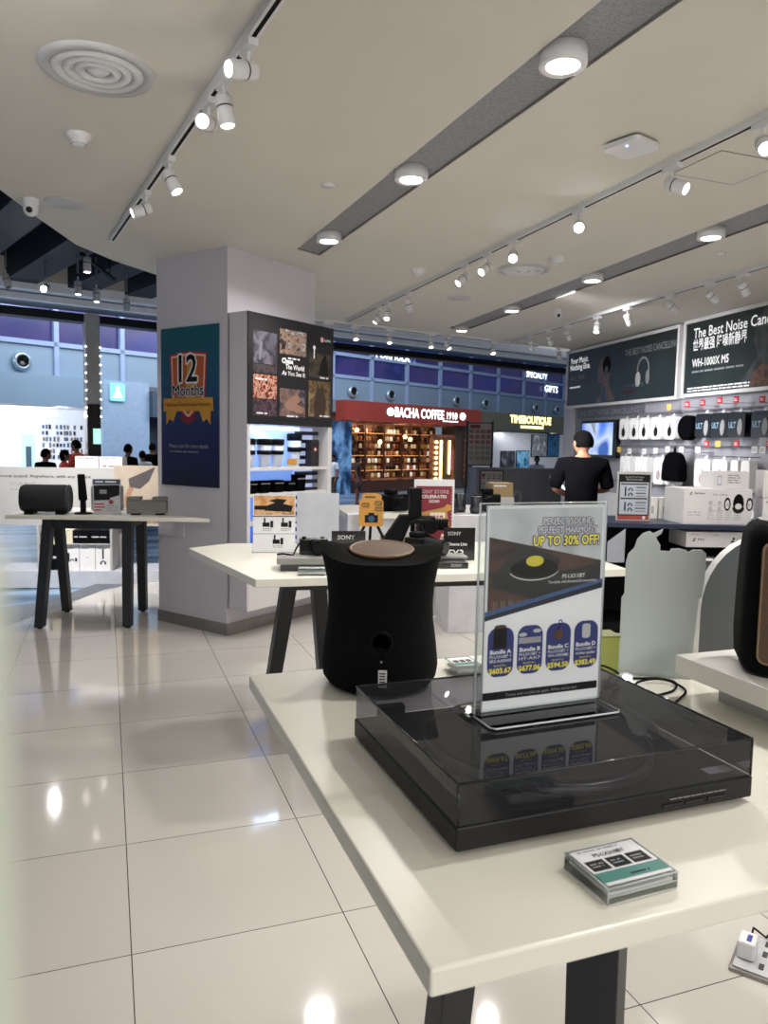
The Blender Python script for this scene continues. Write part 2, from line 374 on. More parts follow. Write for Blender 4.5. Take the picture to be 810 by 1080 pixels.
tin = None; tc = [mat('tin_orange', '#a0553a', .35, emit=.2), mat('tin_cream', '#cdb68c', .35, emit=.3), mat('tin_black', '#1d1512', .35), mat('tin_gold', '#9a6f30', .3, emit=.3), mat('tin_white', '#e2dccc', .3, emit=.5), mat('tin_brown', '#5a3018', .35, emit=.1)]  # most tins carry some glow, light put into their colour
tinme = []
for m in tc:
    b = B(); b.lathe([(0, 0), (.045, 0), (.045, .10), (.04, .12), (.025, .125), (.025, .135), (0, .135)], m, n=10); o = b.build('coffee_tin'); tinme.append(o.data); bpy.data.objects.remove(o)
for k, xc in enumerate((.30, 1.15, 2.0, 2.85, 3.7)):
    sh = thing('coffee_shelf', 'copper shelf bay of the coffee shop, %s from the dark glass side' % ORD[k], 'shelf', FAC(xc, .5, 0), FA, 'shelf bays of the coffee shop')
    w = .38
    b = B(); b.box(-w-.03, -w, 0, .3, .0, 1.95, wood); b.build('shelf_side', sh); b = B(); b.box(w, w+.03, 0, .3, .0, 1.95, wood); b.build('shelf_side', sh)
    b = B(); b.box(-w, w, .29, .3, .34, 1.95, ramp_mat('amber_back_%d' % k, ['#2c1a12', '#5f3c28', '#93694c', '#3a2418'], 5, .4, emit=.3)); b.build('shelf_back', sh)  # shelf back glows in place of shelf lighting
    for j in range(7):
        z = .36+j*.225; b = B(); b.box(-w, w, 0, .29, z-.02, z, copper); b.box(-w, w, -.005, 0, z-.014, z, warmd if j in (1, 3, 6) else wood); b.build('shelf_board', sh)
        for i in range(5):
            if random.random() < .12: continue
            o = bpy.data.objects.new('coffee_tin', random.choice(tinme)); C.objects.link(o)
            o.location = FAC(xc-w+.08+i*.15+random.uniform(-.015, .015), .59, z+.002); tag(o, 'small coffee tin on a lit shelf inside the coffee shop', 'tin', 'coffee tins on the shop shelves')
for k, (x, z) in enumerate(((.0, 1.78), (1.0, 1.45), (2.15, 1.62), (2.4, 1.55))):
    t = thing('pendant_lamp', 'small warm lamp hanging inside the coffee shop, %s from the dark glass side' % ORD[k], 'lamp', FAC(x, .15, z), FA, 'warm lamps of the coffee shop')
    b = B(); b.cyl((0, 0, .06), (0, 0, 1.978-z), .008, black, n=6); b.build('lamp_cord', t); b = B(); b.lathe([(0, -.06), (.05, -.05), (.065, 0), (.04, .05), (0, .06)], warm, n=12); b.build('lamp_shade', t)
t = thing('shop_door', 'bright coffee shop doorway framed by strips of warm bulbs', 'door', FAC(3.2, -.08, -.06), FA)
b = B(); b.box(.08, 1.15, .05, .06, 0, 1.7, mat('amber_glass', '#4a3626', .2, emit=.5)); b.build('door_glass', t)
b = B(); b.box(0, .08, 0, .1, 0, 1.75, copper); b.box(1.15, 1.23, 0, .1, 0, 1.75, copper); b.box(0, 1.23, 0, .1, 1.7, 1.78, copper); b.build('door_frame', t)
b = B(); b.box(.5, .56, .0, .04, .2, 1.6, warm); b.box(.95, 1.0, .0, .04, .5, 1.6, warm); b.build('light_strip', t)
for i in range(8): b = B(); b.ball((.25, .0, .35+i*.17), .05, warm, n=6); b.build('bulb', t)
b = B(); b.box(4.45, 5.42, -.1, .5, -.06, 2.05, mat('gray_brown_pier', '#4b423d', .6, var=.15)); struct(b.build('wall_pier', loc=FL, rot=FA))
t = thing('bulb_column', 'slim upright strip of warm bulbs on the pier beside the coffee shop', 'lamp', FAC(4.95, -.14, 0), FA)
b = B(); b.box(-.08, .08, -.02, .03, .2, 1.75, wood); b.build('backing', t)
for i in range(7): b = B(); b.ball((0, -.03, .35+i*.2), .04, warm, n=6); b.build('bulb', t)
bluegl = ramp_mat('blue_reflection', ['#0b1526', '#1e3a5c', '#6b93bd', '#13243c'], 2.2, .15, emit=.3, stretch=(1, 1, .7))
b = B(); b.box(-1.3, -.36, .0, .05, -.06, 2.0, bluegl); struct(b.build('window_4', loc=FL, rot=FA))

# shop with yellow letters
t = thing('olive_shop_sign', 'olive gray fascia sign with glowing yellow letters', 'shop sign', FAC(5.48, 0, 0), FA)
b = B(); b.box(0, 7.5, -.3, 0, 1.95, 2.56, mat('olive_sign', '#7a7663', .6)); b.build('sign_board', t)
b = B(); b.text('TIMEBOUTIQUE', 1.9, 2.24, .27, signy, -.31, w=2.85, bold=.045); b.rect(2.6, 4.2, 2.06, 2.15, signy, -.31); b.build('sign_letters', t)
b = B(); b.box(5.45, 14, 1.0, 1.1, -.06, 1.95, mat('shop_back_wall', '#a9abb2', .6, emit=.25)); b.box(5.45, 14, 0, 1.0, 1.92, 1.98, mat('shop_soffit', '#6a6660', .6)); struct(b.build('wall_second_shop', loc=FL, rot=FA))  # back wall glows to stand in for light inside the shop
pics = [ramp_mat('dark_print', ['#0c0c10', '#2a2a33', '#7c7c84'], 3, emit=.2), ramp_mat('blue_print', ['#08101c', '#1f5f86', '#70a5c4', '#2a1a12'], 2.5, emit=.3), ramp_mat('gray_print_photo', ['#9aa0a8', '#50545c', '#c8ccd2'], 3, emit=.3), ramp_mat('teal_print', ['#0b1828', '#1c5a80', '#183048'], 3, emit=.3)]  # prints glow a little, as if lit by the shop
for (x0, x1, z0, z1, k, la) in ((8.8, 9.75, .5, 1.18, 0, 'dark framed portrait poster on the back wall of the bright shop'), (9.9, 10.8, .5, 1.2, 1, 'blue and black framed poster beside the dark portrait poster'), (11.0, 12.1, 1.0, 1.85, 2, 'pale gray tall poster hanging behind the man in white'), (12.25, 13.2, 1.0, 1.9, 3, 'teal poster at the far end of the bright shop')):
    t = thing('framed_poster', la, 'poster', FAC(0, .965, 0), FA, None); b = B(); b.box(x0-.03, x1+.03, 0, .03, z0-.03, z1+.03, black); b.build('frame', t); b = B(); b.rect(x0, x1, z0, z1, pics[k], -.004); b.build('print', t)

# phone shop on the left
b = B(); b.box(-13, -7.6, 1.0, 1.1, -.06, 2.1, mat('bright_shop_wall', '#d9dfe6', .5, emit=.5, ecol='#eef4ff')); b.box(-13, -7.9, 0, 1.0, 2.0, 2.08, mat('bright_ceiling', '#b9bcc4', .5, emit=.35)); struct(b.build('wall_phone_shop', loc=FL, rot=FA))  # wall and ceiling glow in place of light thrown on them
b = B(); b.box(-13, -7.95, -.15, 0, 2.03, 2.62, panb); struct(b.build('wall_phone_shop_fascia', loc=FL, rot=FA))
case_m = [mat('case_dark', '#2b2c30', .5), mat('case_blue', '#5677a3', .5), mat('case_tan', '#a58d78', .5), mat('case_gray', '#8a8f98', .5)]
cme = []
for m in case_m: o = B().box(-.04, .04, -.03, 0, -.08, .08, m).build('phone_case'); cme.append(o.data); bpy.data.objects.remove(o)
for j in range(6):
    for i in range(12):
        if random.random() < .2: continue
        o = bpy.data.objects.new('phone_case', random.choice(cme)); C.objects.link(o); o.location = FAC(-8.72+i*.075+random.uniform(-.015, .015), .98, 1.62-j*.13); o.rotation_euler = (0, 0, FA); o.scale = (.55, .6, random.uniform(.45, .65))
        tag(o, 'small phone case hanging on the bright wall of the white shop', 'phone case', 'phone cases on the white shop wall')
t = thing('wall_display', 'pale blue display panel on the bright wall of the white shop', 'display', FAC(-9.05, .985, 0), FA); b = B(); b.box(-.14, .14, -.03, 0, .7, 1.45, mat('pale_blue_display', '#a9d4ea', .4, emit=.8)); b.build('panel', t); b = B(); b.rect(-.06, .06, .75, 1.2, mat('screen_gray', '#5c6b78', .3), -.035); b.build('screen', t)
t = thing('tube_light', 'long white tube light across the ceiling of the bright shop', 'lamp', FAC(-10.2, .4, 1.9), FA); b = B(); b.box(-1.6, 1.5, -.04, .04, -.05, 0, glow2); b.build('tube', t)
b = B(); b.box(-13, -8.3, .05, .12, -.06, .5, mat('shop_plinth', '#b4bcc6', .5)); struct(b.build('trim_phone_shop_plinth', loc=FL, rot=FA))
t = thing('mirror_column', 'narrow mirrored column with rows of small bulbs on its edges', 'column', (-.21, 13.5, 0), R(14))
b = B(); b.box(-.11, .11, -.1, .1, -.06, 3.4, mat('mirror_gray', '#a9a69e', .2, spec=.6, emit=.06)); b.build('shaft', t)  # slight glow in the shaft replaces light that misses it
b = B(); b.box(-.10, .10, -.11, -.1, .4, 1.95, gblack); b.rect(-.02, .10, 1.3, 1.55, mat('sign_green', '#a8e8d0', .5, emit=1.2), -.12); b.build('dark_panel', t)
for sx in (-.115, .115):
    for i in range(9): b = B(); b.ball((sx, -.1, 1.75+i*.14), .014, glow2, n=5); b.build('bulb', t)
b = B(); b.box(-7.95, -6.85, -.1, 0, -.06, 2.62, mat('pale_blue_wall', '#8fa5bd', .5)); struct(b.build('wall_restroom', loc=FL, rot=FA))
t = thing('restroom_sign', 'small glowing pictogram sign on the pale blue wall', 'sign', FAC(-7.62, -.11, 2.38), FA)
b = B(); b.prism(rr(-.17, .17, -.19, .19, .04), -.04, 0, mat('sign_glow', '#7fc4d0', .4, emit=.5)); b.build('sign_panel', t)
b = B(); b.disc(0, .09, .04, signw, -.045, n=10); b.poly([(-.11, -.12), (.11, -.12), (.03, .04), (-.03, .04)], signw, -.045); b.build('pictogram', t)
b = B(); b.box(-6.85, -4.5, -.25, 0, 1.9, 2.45, mat('dark_bulkhead', '#3a4a5c', .6)); b.box(-6.85, -6.4, .2, .3, -.06, 1.9, mat('dark_door', '#2a3340', .4)); struct(b.build('door_1', loc=FL, rot=FA))
b = B(); b.box(-6.35, -4.5, .9, 1, -.06, 1.9, mat('lit_shop_wall', '#aeb6bc', .5, emit=.35)); b.box(-6.32, -6.26, -.05, .05, -.06, 1.9, black); b.box(-5.95, -5.9, -.05, .05, -.06, 1.9, black); struct(b.build('wall_lit_shop', loc=FL, rot=FA))  # rear wall glows as a stand-in for interior lighting
t = thing('shop_poster', 'pale blue poster with a dark figure behind the glass doors', 'poster', FAC(-5.8, .88, 0), FA); b = B(); b.rect(-.3, .5, .9, 1.5, mat('poster_pale', '#b9e0ea', .5, emit=.7)); b.poly([(.02, 1.0), (.1, 1.0), (.2, 1.4), (.12, 1.4)], ink, -.005); b.build('print', t)

# menu kiosk in the concourse
KA = R(-10.8)
t = thing('menu_kiosk', 'gray kiosk counter with a white number and a round badge', 'kiosk', (5.63, 11.07, 0), KA)
kg = mat('kiosk_gray', '#858386', .4, var=.08, scale=3)
b = B(); b.box(0, 1.5, 0, .5, 0, 1.03, kg); b.build('counter_body', t, bevel=.006)
b = B(); b.text('10', .5, .42, .26, mat('pale_number', '#a9a9ab', .5), -.004); b.disc(1.28, .9, .035, wtxt, -.004); b.build('number', t)
def menu(x0, x1, z0, z1, la, nm='menu_board', loc=(5.63, 11.07, 0)):
    t = thing(nm, la, 'menu board', loc, KA, None)
    b = B(); b.box(x0, x1, -.03, -.005, z0, z1, dgray); b.build('frame', t)
    b = B(); b.rect(x0+.02, x1-.02, z0+.02, z1-.02, mat('menu_paper', '#b5aaa5', .5), -.032); w = (x1-x0-.04)/4
    for i in range(4):
        for j in range(6):
            zz = z1-.05-j*(z1-z0-.06)/6; b.rect(x0+.03+i*w, x0+.02+i*w+w*.8, zz-.06, zz-.01, mat('menu_red', '#7b3238', .5) if (i*3+j*5) % 7 == 0 else mat('menu_gray', '#8f8884', .5), -.034)
            b.rect(x0+.03+i*w, x0+.02+i*w+w*.7, zz-.09, zz-.075, dgray, -.034)
    b.build('print', t)
menu(.06, .46, .1, 1.0, 'framed menu sheet on the front of the gray kiosk')
t = thing('tall_menu_board', 'tall menu board standing above the gray kiosk', 'menu board', (5.63, 11.6, 0), KA); b = B(); b.box(.06, .1, 0, .04, 0, 1.8, dgray); b.box(.5, .54, 0, .04, 0, 1.8, dgray); b.build('post', t)
b = B(); b.box(.08, .52, -.01, .03, 1.05, 1.78, dgray); b.build('frame', t); b = B(); b.rect(.1, .5, 1.07, 1.76, mat('menu_paper', '#b5aaa5'), -.014); b.rect(.12, .3, 1.68, 1.74, mat('menu_dark_red', '#6a1f26'), -.018)
for i in range(4):
    for j in range(6): b.rect(.115+i*.098, .19+i*.098, 1.6-j*.09, 1.66-j*.09, mat('menu_pink', '#98646a') if j < 3 else mat('menu_gray', '#8f8884'), -.018)
b.build('print', t)

# ------------------------------------------------------------------ people
def skin_add(b, nodes, edges, m, root, sub=2):
    me = bpy.data.meshes.new('s'); names = list(nodes)
    me.from_pydata([nodes[k][0] for k in names], [], [])
    me.edges.add(len(edges)); me.edges.foreach_set('vertices', [i for e in edges for i in (names.index(e[0]), names.index(e[1]))])
    o = bpy.data.objects.new('s', me); C.objects.link(o)
    sm = o.modifiers.new('k', 'SKIN'); sm.use_smooth_shade = True
    for k, v in zip(names, me.skin_vertices[0].data):
        r = nodes[k][1]; v.radius = r if isinstance(r, tuple) else (r, r); v.use_root = (k == root)
    ss = o.modifiers.new('u', 'SUBSURF'); ss.levels = ss.render_levels = sub
    bpy.context.view_layer.update()
    e = bpy.data.meshes.new_from_object(o.evaluated_get(bpy.context.evaluated_depsgraph_get()))
    b.add([tuple(v.co) for v in e.vertices], [tuple(p.vertices) for p in e.polygons], m, True)
    bpy.data.objects.remove(o)
def head_add(b, c, m, k=1.0):
    n = 16; prof = []
    T = b.T; b.T = T @ Matrix.Translation(c)
    vs = []; fs = []; N = 24; K = 16
    for i in range(K+1):
        ph = pi*i/K; z = -cos(ph)
        for j in range(N):
            th = 2*pi*j/N; x = sin(ph)*cos(th); y = sin(ph)*sin(th)
            X = x*.076; Y = y*.096; Z = z*.118
            if Z < 0: X *= 1-.28*(-z); Y = Y*(1-.12*(-z))-.018*(-z)*(y < 0)      # jaw narrows, chin forward
            if y < -.93 and abs(x) < .25 and -.35 < z < .1: Y -= .022*(1-abs(x)/.25)*(.5-z)      # nose
            vs.append((X*k, Y*k, Z*k))
    for i in range(K):
        for j in range(N): l = (j+1) % N; fs.append((i*N+j, i*N+l, i*N+N+l, i*N+N+j))
    b.add(vs, fs, m, True)
    for sx in (-1, 1):
        b.ball((sx*.078*k, .008*k, -.005*k), .032*k, m, (.35, .6, 1), 8)          # ears
        b.ball((sx*.03*k, -.083*k, .012*k), .011*k, wtxt, (1.3, .6, .8), 6); b.ball((sx*.03*k, -.089*k, .012*k), .006*k, hairm, n=6)
    b.box(-.022*k, .022*k, -.092*k, -.084*k, -.062*k, -.054*k, red)
    b.T = T
def hair_add(b, c, m, k=1.0, long=0):
    T = b.T; b.T = T @ Matrix.Translation(c); vs = []; fs = []; N = 24; K = 14
    for i in range(K+1):
        for j in range(N):
            th = 2*pi*j/N; y = sin(th); zmin = .40 if y < -.5 else (-.05 if y < .25 else -.42-long)
            z = zmin+(1-zmin)*i/K; rr_ = math.sqrt(max(0, 1-max(z, -.6)**2))
            q = 1.085+.012*sin(th*5)+.012*sin(th*3+z*6)
            vs.append((rr_*cos(th)*.079*k*q, (rr_*y*.1+.004)*k*q, z*.122*k*(1.06 if z > 0 else 1)))
    for i in range(K):
        for j in range(N): l = (j+1) % N; fs.append((i*N+j, i*N+l, i*N+N+l, i*N+N+j))
    b.add(vs, fs, m, True); b.T = T
def hand_add(b, w, d, m):
    """palm at wrist w pointing along d with five separate bent fingers"""
    w = V(w); d = V(d).normalized(); s = d.cross(V((0, 0, 1)))
    s = s.normalized() if s.length > .1 else V((0, 1, 0)); u = s.cross(d)
    b.tube([w, w+d*.04, w+d*.085], .03, m, 8, .034)
    for i, l in enumerate((.065, .078, .072, .055)):
        p = w+d*.08+s*(-.027+.018*i); b.tube([p, p+d*l*.5-u*.006, p+d*l*.8-u*.022, p+d*l*.9-u*.04], .0085, m, 6, .006)
    p = w+d*.03-s*.028; b.tube([p, p+d*.03-s*.022, p+d*.055-s*.028-u*.01], .011, m, 6, .007)
def person(label, loc, rot, sc, top, legs, group=None, arms=None, skirt=False, long=0, turn=0, sleeves=.55, nod=0):
    t = thing('person', label, 'person', loc, rot, group); t.scale = (sc, sc, sc)
    arms = arms or [((-.24, .02, 1.12), (-.22, -.10, .88)), ((.24, .02, 1.12), (.22, -.10, .88))]
    N = {'pel': ((0, 0, .94), (.13, .10)), 'waist': ((0, 0, 1.08), (.12, .09)), 'chest': ((0, .0, 1.28), (.15, .10)), 'sh': ((0, .01, 1.40), (.10, .075)), 'nk': ((0, .012, 1.475), .05), 'hd': ((0, 0, 1.56), .05)}
    E = [('pel', 'waist'), ('waist', 'chest'), ('chest', 'sh'), ('sh', 'nk'), ('nk', 'hd')]
    for i, sx in enumerate((-1, 1)):
        q = 'lr'[i]; e, h = arms[i]
        N['s'+q] = ((sx*.17, .01, 1.395), .055); N['e'+q] = (e, .04); N['w'+q] = (h, .026)
        E += [('sh', 's'+q), ('s'+q, 'e'+q), ('e'+q, 'w'+q)]
        N['h'+q] = ((sx*.09, 0, .88), .085); N['k'+q] = ((sx*.10, -.01, .48), .055); N['a'+q] = ((sx*.10, .02, .09), .036); N['f'+q] = ((sx*.10, -.13, .04), (.035, .03))
        E += [('pel', 'h'+q), ('h'+q, 'k'+q), ('k'+q, 'a'+q), ('a'+q, 'f'+q)]
    b = B(); skin_add(b, N, E, skinm, 'pel')
    b.T = Matrix.Translation((0, 0, 1.6)) @ Matrix.Rotation(turn, 4, 'Z') @ Matrix.Rotation(nod, 4, 'X') @ Matrix.Translation((0, 0, -1.6))
    head_add(b, (0, -.012, 1.608), skinm); b.T = Matrix()
    for i in range(2): e, h = arms[i]; hand_add(b, h, V(h)-V(e), skinm)
    b.build('body', t)
    b = B(); b.T = Matrix.Translation((0, 0, 1.6)) @ Matrix.Rotation(turn, 4, 'Z') @ Matrix.Rotation(nod, 4, 'X') @ Matrix.Translation((0, 0, -1.6)); hair_add(b, (0, -.008, 1.611), hairm, 1, long); b.build('hair', t)
    g = lambda k, r: (N[k][0], r)
    S = {'hem': ((0, 0, .90), (.165, .13)), 'waist': g('waist', (.155, .12)), 'chest': g('chest', (.185, .13)), 'sh': g('sh', (.125, .095)), 'col': ((0, .01, 1.47), .064)}
    ES = [('hem', 'waist'), ('waist', 'chest'), ('chest', 'sh'), ('sh', 'col')]
    for i, q in enumerate('lr'):
        p = V(N['s'+q][0]); e = V(N['e'+q][0]); S['s'+q] = (tuple(p), .078); S['u'+q] = (tuple(p.lerp(e, sleeves)), .064); S['v'+q] = (tuple(p.lerp(e, sleeves+.12)), .062)
        ES += [('sh', 's'+q), ('s'+q, 'u'+q), ('u'+q, 'v'+q)]
    if skirt: S['hem'] = ((0, 0, .45), (.2, .17))
    b = B(); skin_add(b, S, ES, top, 'waist'); b.build('dress' if skirt else 'shirt', t)
    if not skirt:
        S = {'pel': ((0, 0, .93), (.155, .12))}; ES = []
        for q in 'lr':
            S['h'+q] = g('h'+q, .102); S['k'+q] = g('k'+q, .075); S['a'+q] = g('a'+q, .06); ES += [('pel', 'h'+q), ('h'+q, 'k'+q), ('k'+q, 'a'+q)]
        b = B(); skin_add(b, S, ES, legs, 'pel'); b.build('trousers', t)
    b = B()
    for sx in (-1, 1): b.ball((sx*.1, -.05, .035), .05, black, (.9, 2.3, .7), 8)
    b.build('shoes', t)
    return t
blkcl = mat('black_cloth', '#040406', .95, var=.2, spec=.04); redcl = mat('red_cloth', '#d0402c', .8); whcl = mat('white_cloth', '#c9d3dd', .8); brcl = mat('brown_cloth', '#3a2c30', .85)
person('man in a black short sleeved shirt seen from behind near the screen', (4.11, 5.94, 0), R(154), 1, blkcl, blkcl, turn=R(24), sleeves=.86, arms=[((-.235, -.03, 1.13), (-.02, -.25, 1.08)), ((.235, -.03, 1.13), (.02, -.25, 1.02))]).scale = (1.04, 1.0, .892)
person('person with dark hair and a black jacket standing in the bright white shop', (-.87, 12.6, -.06), R(150), .74, blkcl, blkcl, turn=R(-30))
person('person in a red shirt with tied hair, nearer of the two in red', (-.62, 12.9, -.06), R(100), .73, redcl, blkcl, long=.5)
person('person in a red shirt standing taller behind the other one in red', (-.47, 13.6, -.06), R(-120), .82, redcl, blkcl)
person('person with dark hair in dark clothes beside the lit shop doorway', (.34, 13.5, -.06), R(140), .79, blkcl, blkcl)
person('person in a white shirt between two people in dark clothes', (.6, 14.2, -.06), R(200), .72, whcl, blkcl)
person('person in dark clothes nearest the pillar', (.83, 15.3, -.06), R(170), .80, blkcl, blkcl)
person('woman in a long dark dress walking past the coffee shop', (5.55, 17.0, -.06), R(60), .67, brcl, brcl, skirt=True, long=.7)
person('man in a white shirt behind the gray kiosk counter', (9.1, 14.9, -.06), R(-20), .72, whcl, blkcl)
person('person in pale clothes passing the dark glass beside the coffee shop', (5.02, 17.3, -.06), R(-60), .68, whcl, dgray)

# ------------------------------------------------------------------ ceiling fixtures
ceilgrp = None
dn = None
for i, (x, y, la) in enumerate(((1.475, 2.342, 'nearest and largest round downlight in the near ceiling slot'), (1.42, 3.579, 'middle round downlight in the near ceiling slot'), (1.362, 4.845, 'round downlight at the far end of the near ceiling slot'),
        (3.486, 3.805, 'nearest round downlight in the far ceiling slot'), (3.565, 5.124, 'second round downlight from the near end of the far ceiling slot'), (3.675, 6.57, 'third round downlight from the near end of the far ceiling slot'), (3.80, 7.93, 'round downlight at the far end of the far ceiling slot'), (1.53, .9, 'round downlight above and behind the viewer'), (3.4, 2.0, 'round downlight beyond the frame in the far slot'))):
    if dn is None:
        dn = thing('downlight', la, 'ceiling light', (x, y, CZ-.044), 0, 'round downlights in the ceiling slots')
        b = B(); b.lathe([(.055, .004), (.064, 0), (.078, 0), (.082, .004), (.082, .058), (0, .058)], plasw, n=36); b.build('housing', dn)
        b = B(); b.lathe([(0, .003), (.066, .004)], glow, n=36); b.add([(.064*cos(2*pi*k/36), .064*sin(2*pi*k/36), .0035) for k in range(36)], [tuple(range(35, -1, -1))], glow); b.build('diffuser', dn)
    else: dup(dn, (x, y, CZ-.044), 0, la)
    L = bpy.data.lights.new('downlight_lamp', 'AREA'); L.shape = 'DISK'; L.size = .12; L.energy = 13; L.color = (1, .97, .93); L.spread = R(150)
    o = bpy.data.objects.new('downlight_lamp', L); C.objects.link(o); o.location = (x, y, CZ-.05)

def track(name, la, p, q, z=CZ):
    p, q = V(p), V(q); a = math.atan2(q.y-p.y, q.x-p.x); l = (q-p).length
    t = thing(name, la, 'ceiling track', (p.x, p.y, z), a)
    b = B(); b.box(0, l, -.018, .018, -.03, 0, plasw); b.build('rail', t); b = B(); b.box(.03, l-.03, -.007, .007, -.0312, -.029, black); b.build('rail_groove', t)
    return t
T1 = ((.052, 5.479), (.60, 1.6)); T2 = ((2.46, 8.0), (2.46, 1.0)); T3 = ((4.76, 8.5), (4.2, 1.5)); T4 = ((1.9, 8.02), (5.3, 8.75))
track('light_track', 'white light track beside the round ceiling vent near the camera dome', *T1)
track('light_track', 'long white light track running between the two ceiling slots', *T2)
track('light_track', 'white light track near the wall with the dark posters', *T3)
track('light_track', 'white light track along the far edge of the store ceiling', *T4)
def spot_proto():
    t = thing('track_spotlight', '', 'spotlight'); t.rotation_mode = 'XYZ'
    b = B(); b.box(-.017, .017, -.05, .05, -.055, -.031, plasw); b.build('adapter', t)
    b = B(); b.cyl((0, 0, -.055), (0, 0, -.095), .007, plasw, n=8); b.build('stem', t)
    b = B(); b.lathe([(0, .055), (.027, .055), (.03, .05), (.03, -.05), (.026, -.052), (.024, -.045)], plasw, n=20); b.lathe([(.0305, .012), (.0305, .018)], dgray, n=20)
    h = b.build('lamp_head', t, (0, 0, -.115))
    b = B(); b.add([(.026*cos(2*pi*k/20), .026*sin(2*pi*k/20), -.047) for k in range(20)], [tuple(range(19, -1, -1))], glow); b.build('lens', h)
    return t
SP = spot_proto(); lens_me = kids([k for k in kids(SP) if k.name.startswith('lamp_head')][0])[0].data
lens_by = {'on': lens_me}
for k, m in (('hot', glowx), ('off', lensoff), ('soft', glow2)):
    me = lens_me.copy(); me.materials[0] = m; lens_by[k] = me
used_sp = False
def spot(p, z, aim, lit, la, grp, ang=0):
    global used_sp
    if not used_sp: t = SP; used_sp = True; t.location = (*p, z); t.rotation_euler = (0, 0, ang); t['label'] = la; t['group'] = grp
    else: t = dup(SP, (*p, z), ang, la, grp)
    h = [k for k in kids(t) if k.name.startswith('lamp_head')][0]
    d = V(aim).normalized(); d.rotate(Matrix.Rotation(-ang, 3, 'Z'))
    h.rotation_euler = d.to_track_quat('-Z', 'Y').to_euler()
    h.location = V((0, 0, -.115))+d*.03
    kids(h)[0].data = lens_by[lit]
    if lit in ('on', 'hot'):
        L = bpy.data.lights.new('spot_lamp', 'SPOT'); L.energy = 16; L.spot_size = R(70); L.spot_blend = .8; L.shadow_soft_size = .03; L.color = (1, .97, .93)
        o = bpy.data.objects.new('spot_lamp', L); C.objects.link(o); o.location = V((*p, z-.115))+V(aim).normalized()*.1; o.rotation_euler = V(aim).to_track_quat('-Z', 'Y').to_euler()
    return t
A1 = math.atan2(T1[1][1]-T1[0][1], T1[1][0]-T1[0][0])-pi/2
on1 = lambda y: (T1[0][0]+(T1[1][0]-T1[0][0])*(T1[0][1]-y)/(T1[0][1]-T1[1][1]), y)
for i, (y, aim, lit) in enumerate(((2.62, (-1, -.45, -.28), 'on'), (2.9, (.15, -.1, -1), 'on'), (3.1, (-.5, -1, -.3), 'on'), (3.78, (.45, -.35, -1), 'on'), (4.33, (-1, -.1, -.45), 'on'))):
    spot(on1(y), CZ, aim, lit, 'white spotlight, %s from the near end of the track beside the round vent' % ORD[i], 'spotlights on the near track', A1)
for i, (y, aim, lit) in enumerate(((2.43, (-.5, -.7, -.6), 'hot'), (2.95, (.35, -.8, -.45), 'on'), (3.68, (-.55, -.8, -.4), 'hot'), (4.4, (-.5, -.8, -.5), 'hot'), (4.75, (-.8, -.3, -.6), 'on'), (5.1, (-.8, -.1, -.7), 'on'), (6.2, (.3, .1, -1), 'off'), (6.72, (-.3, -.5, -1), 'on'), (6.95, (-.6, .1, -.9), 'on'))):
    spot((2.46, y), CZ, aim, lit, 'white spotlight, %s from the near end of the long track between the ceiling slots' % ORD[i], 'spotlights on the middle track')
for i, (y, aim, lit) in enumerate(((4.5, (.7, .1, -.7), 'off'), (4.85, (.8, -.1, -.6), 'off'), (5.35, (.8, -.2, -.6), 'off'), (5.98, (.6, .2, -.8), 'off'), (6.5, (-.3, -.3, -.9), 'on'), (7.1, (.5, .1, -.9), 'off'), (7.5, (.5, .2, -.9), 'off'), (7.95, (.3, .3, -.9), 'off'))):
    spot((T3[0][0]+(T3[1][0]-T3[0][0])*(8.5-y)/7, y), CZ, aim, lit, 'white spotlight, %s from the near end of the track by the dark posters' % ORD[i], 'spotlights on the poster track')
A4 = math.atan2(.73, 3.4)
for i, (x, lit) in enumerate(((2.28, 'on'), (2.62, 'on'), (3.05, 'soft'), (3.62, 'soft'), (3.85, 'on'), (4.55, 'on'))):
    spot((x, 8.02+(x-1.9)*.2147), CZ, ((-.1 if i != 4 else .3), -.5, -1), lit, 'white spotlight, %s from the pillar on the track above the shop fronts' % ORD[i], 'spotlights on the far edge track', A4-pi/2)
spot((5.56, 8.66), CZ, (.1, -.1, -1), 'off', 'white spotlight hanging alone in the corner by the poster wall', 'spotlights on the poster track')
t = thing('concourse_light_bar', 'black light bar under the dark ceiling beams', 'ceiling track', (-.22, 8.9, 3.36), R(75)); b = B(); b.box(0, 1.3, -.02, .02, -.03, 0, black); b.build('rail', t); b = B(); b.cyl((.2, 0, 0), (.2, 0, .5), .006, black, n=6); b.cyl((1.1, 0, 0), (1.1, 0, .5), .006, black, n=6); b.build('hanger', t)
for i, (x, y, z, aim, lit, la) in enumerate(((-1.1, 10.25, 3.33, (.3, -.2, -1), 'off', 'unlit gray spotlight hanging in the concourse farthest from the pillar'), (-.66, 10.2, 3.24, (-.2, -1, -.3), 'hot', 'glaring white spotlight hanging under the dark beams'), (-.29, 9.8, 3.24, (0, -.1, -1), 'on', 'lit gray can light, lower one on the black light bar'), (-.17, 8.97, 3.34, (0, -.1, -1), 'on', 'lit gray can light at the near end of the black light bar'), (-.09, 10.1, 3.22, (0, -.1, -1), 'on', 'lit gray can light just above the mirrored column'), (.27, 10.6, 3.22, (0, .1, -1), 'off', 'unlit gray spotlight hanging nearest the pillar in the concourse'))):
    s_ = spot((x, y), z+.12, aim, lit, la, 'spotlights hanging in the concourse', R(30)); s_.scale = (1.35, 1.35, 1.5)
    [bpy.data.objects.remove(k) for k in kids(s_) if k.name.startswith('adapter')]
    b = B(); b.cyl((0, 0, -.031), (0, 0, .16), .01, soff, n=6); b.build('hanger_rod', s_)

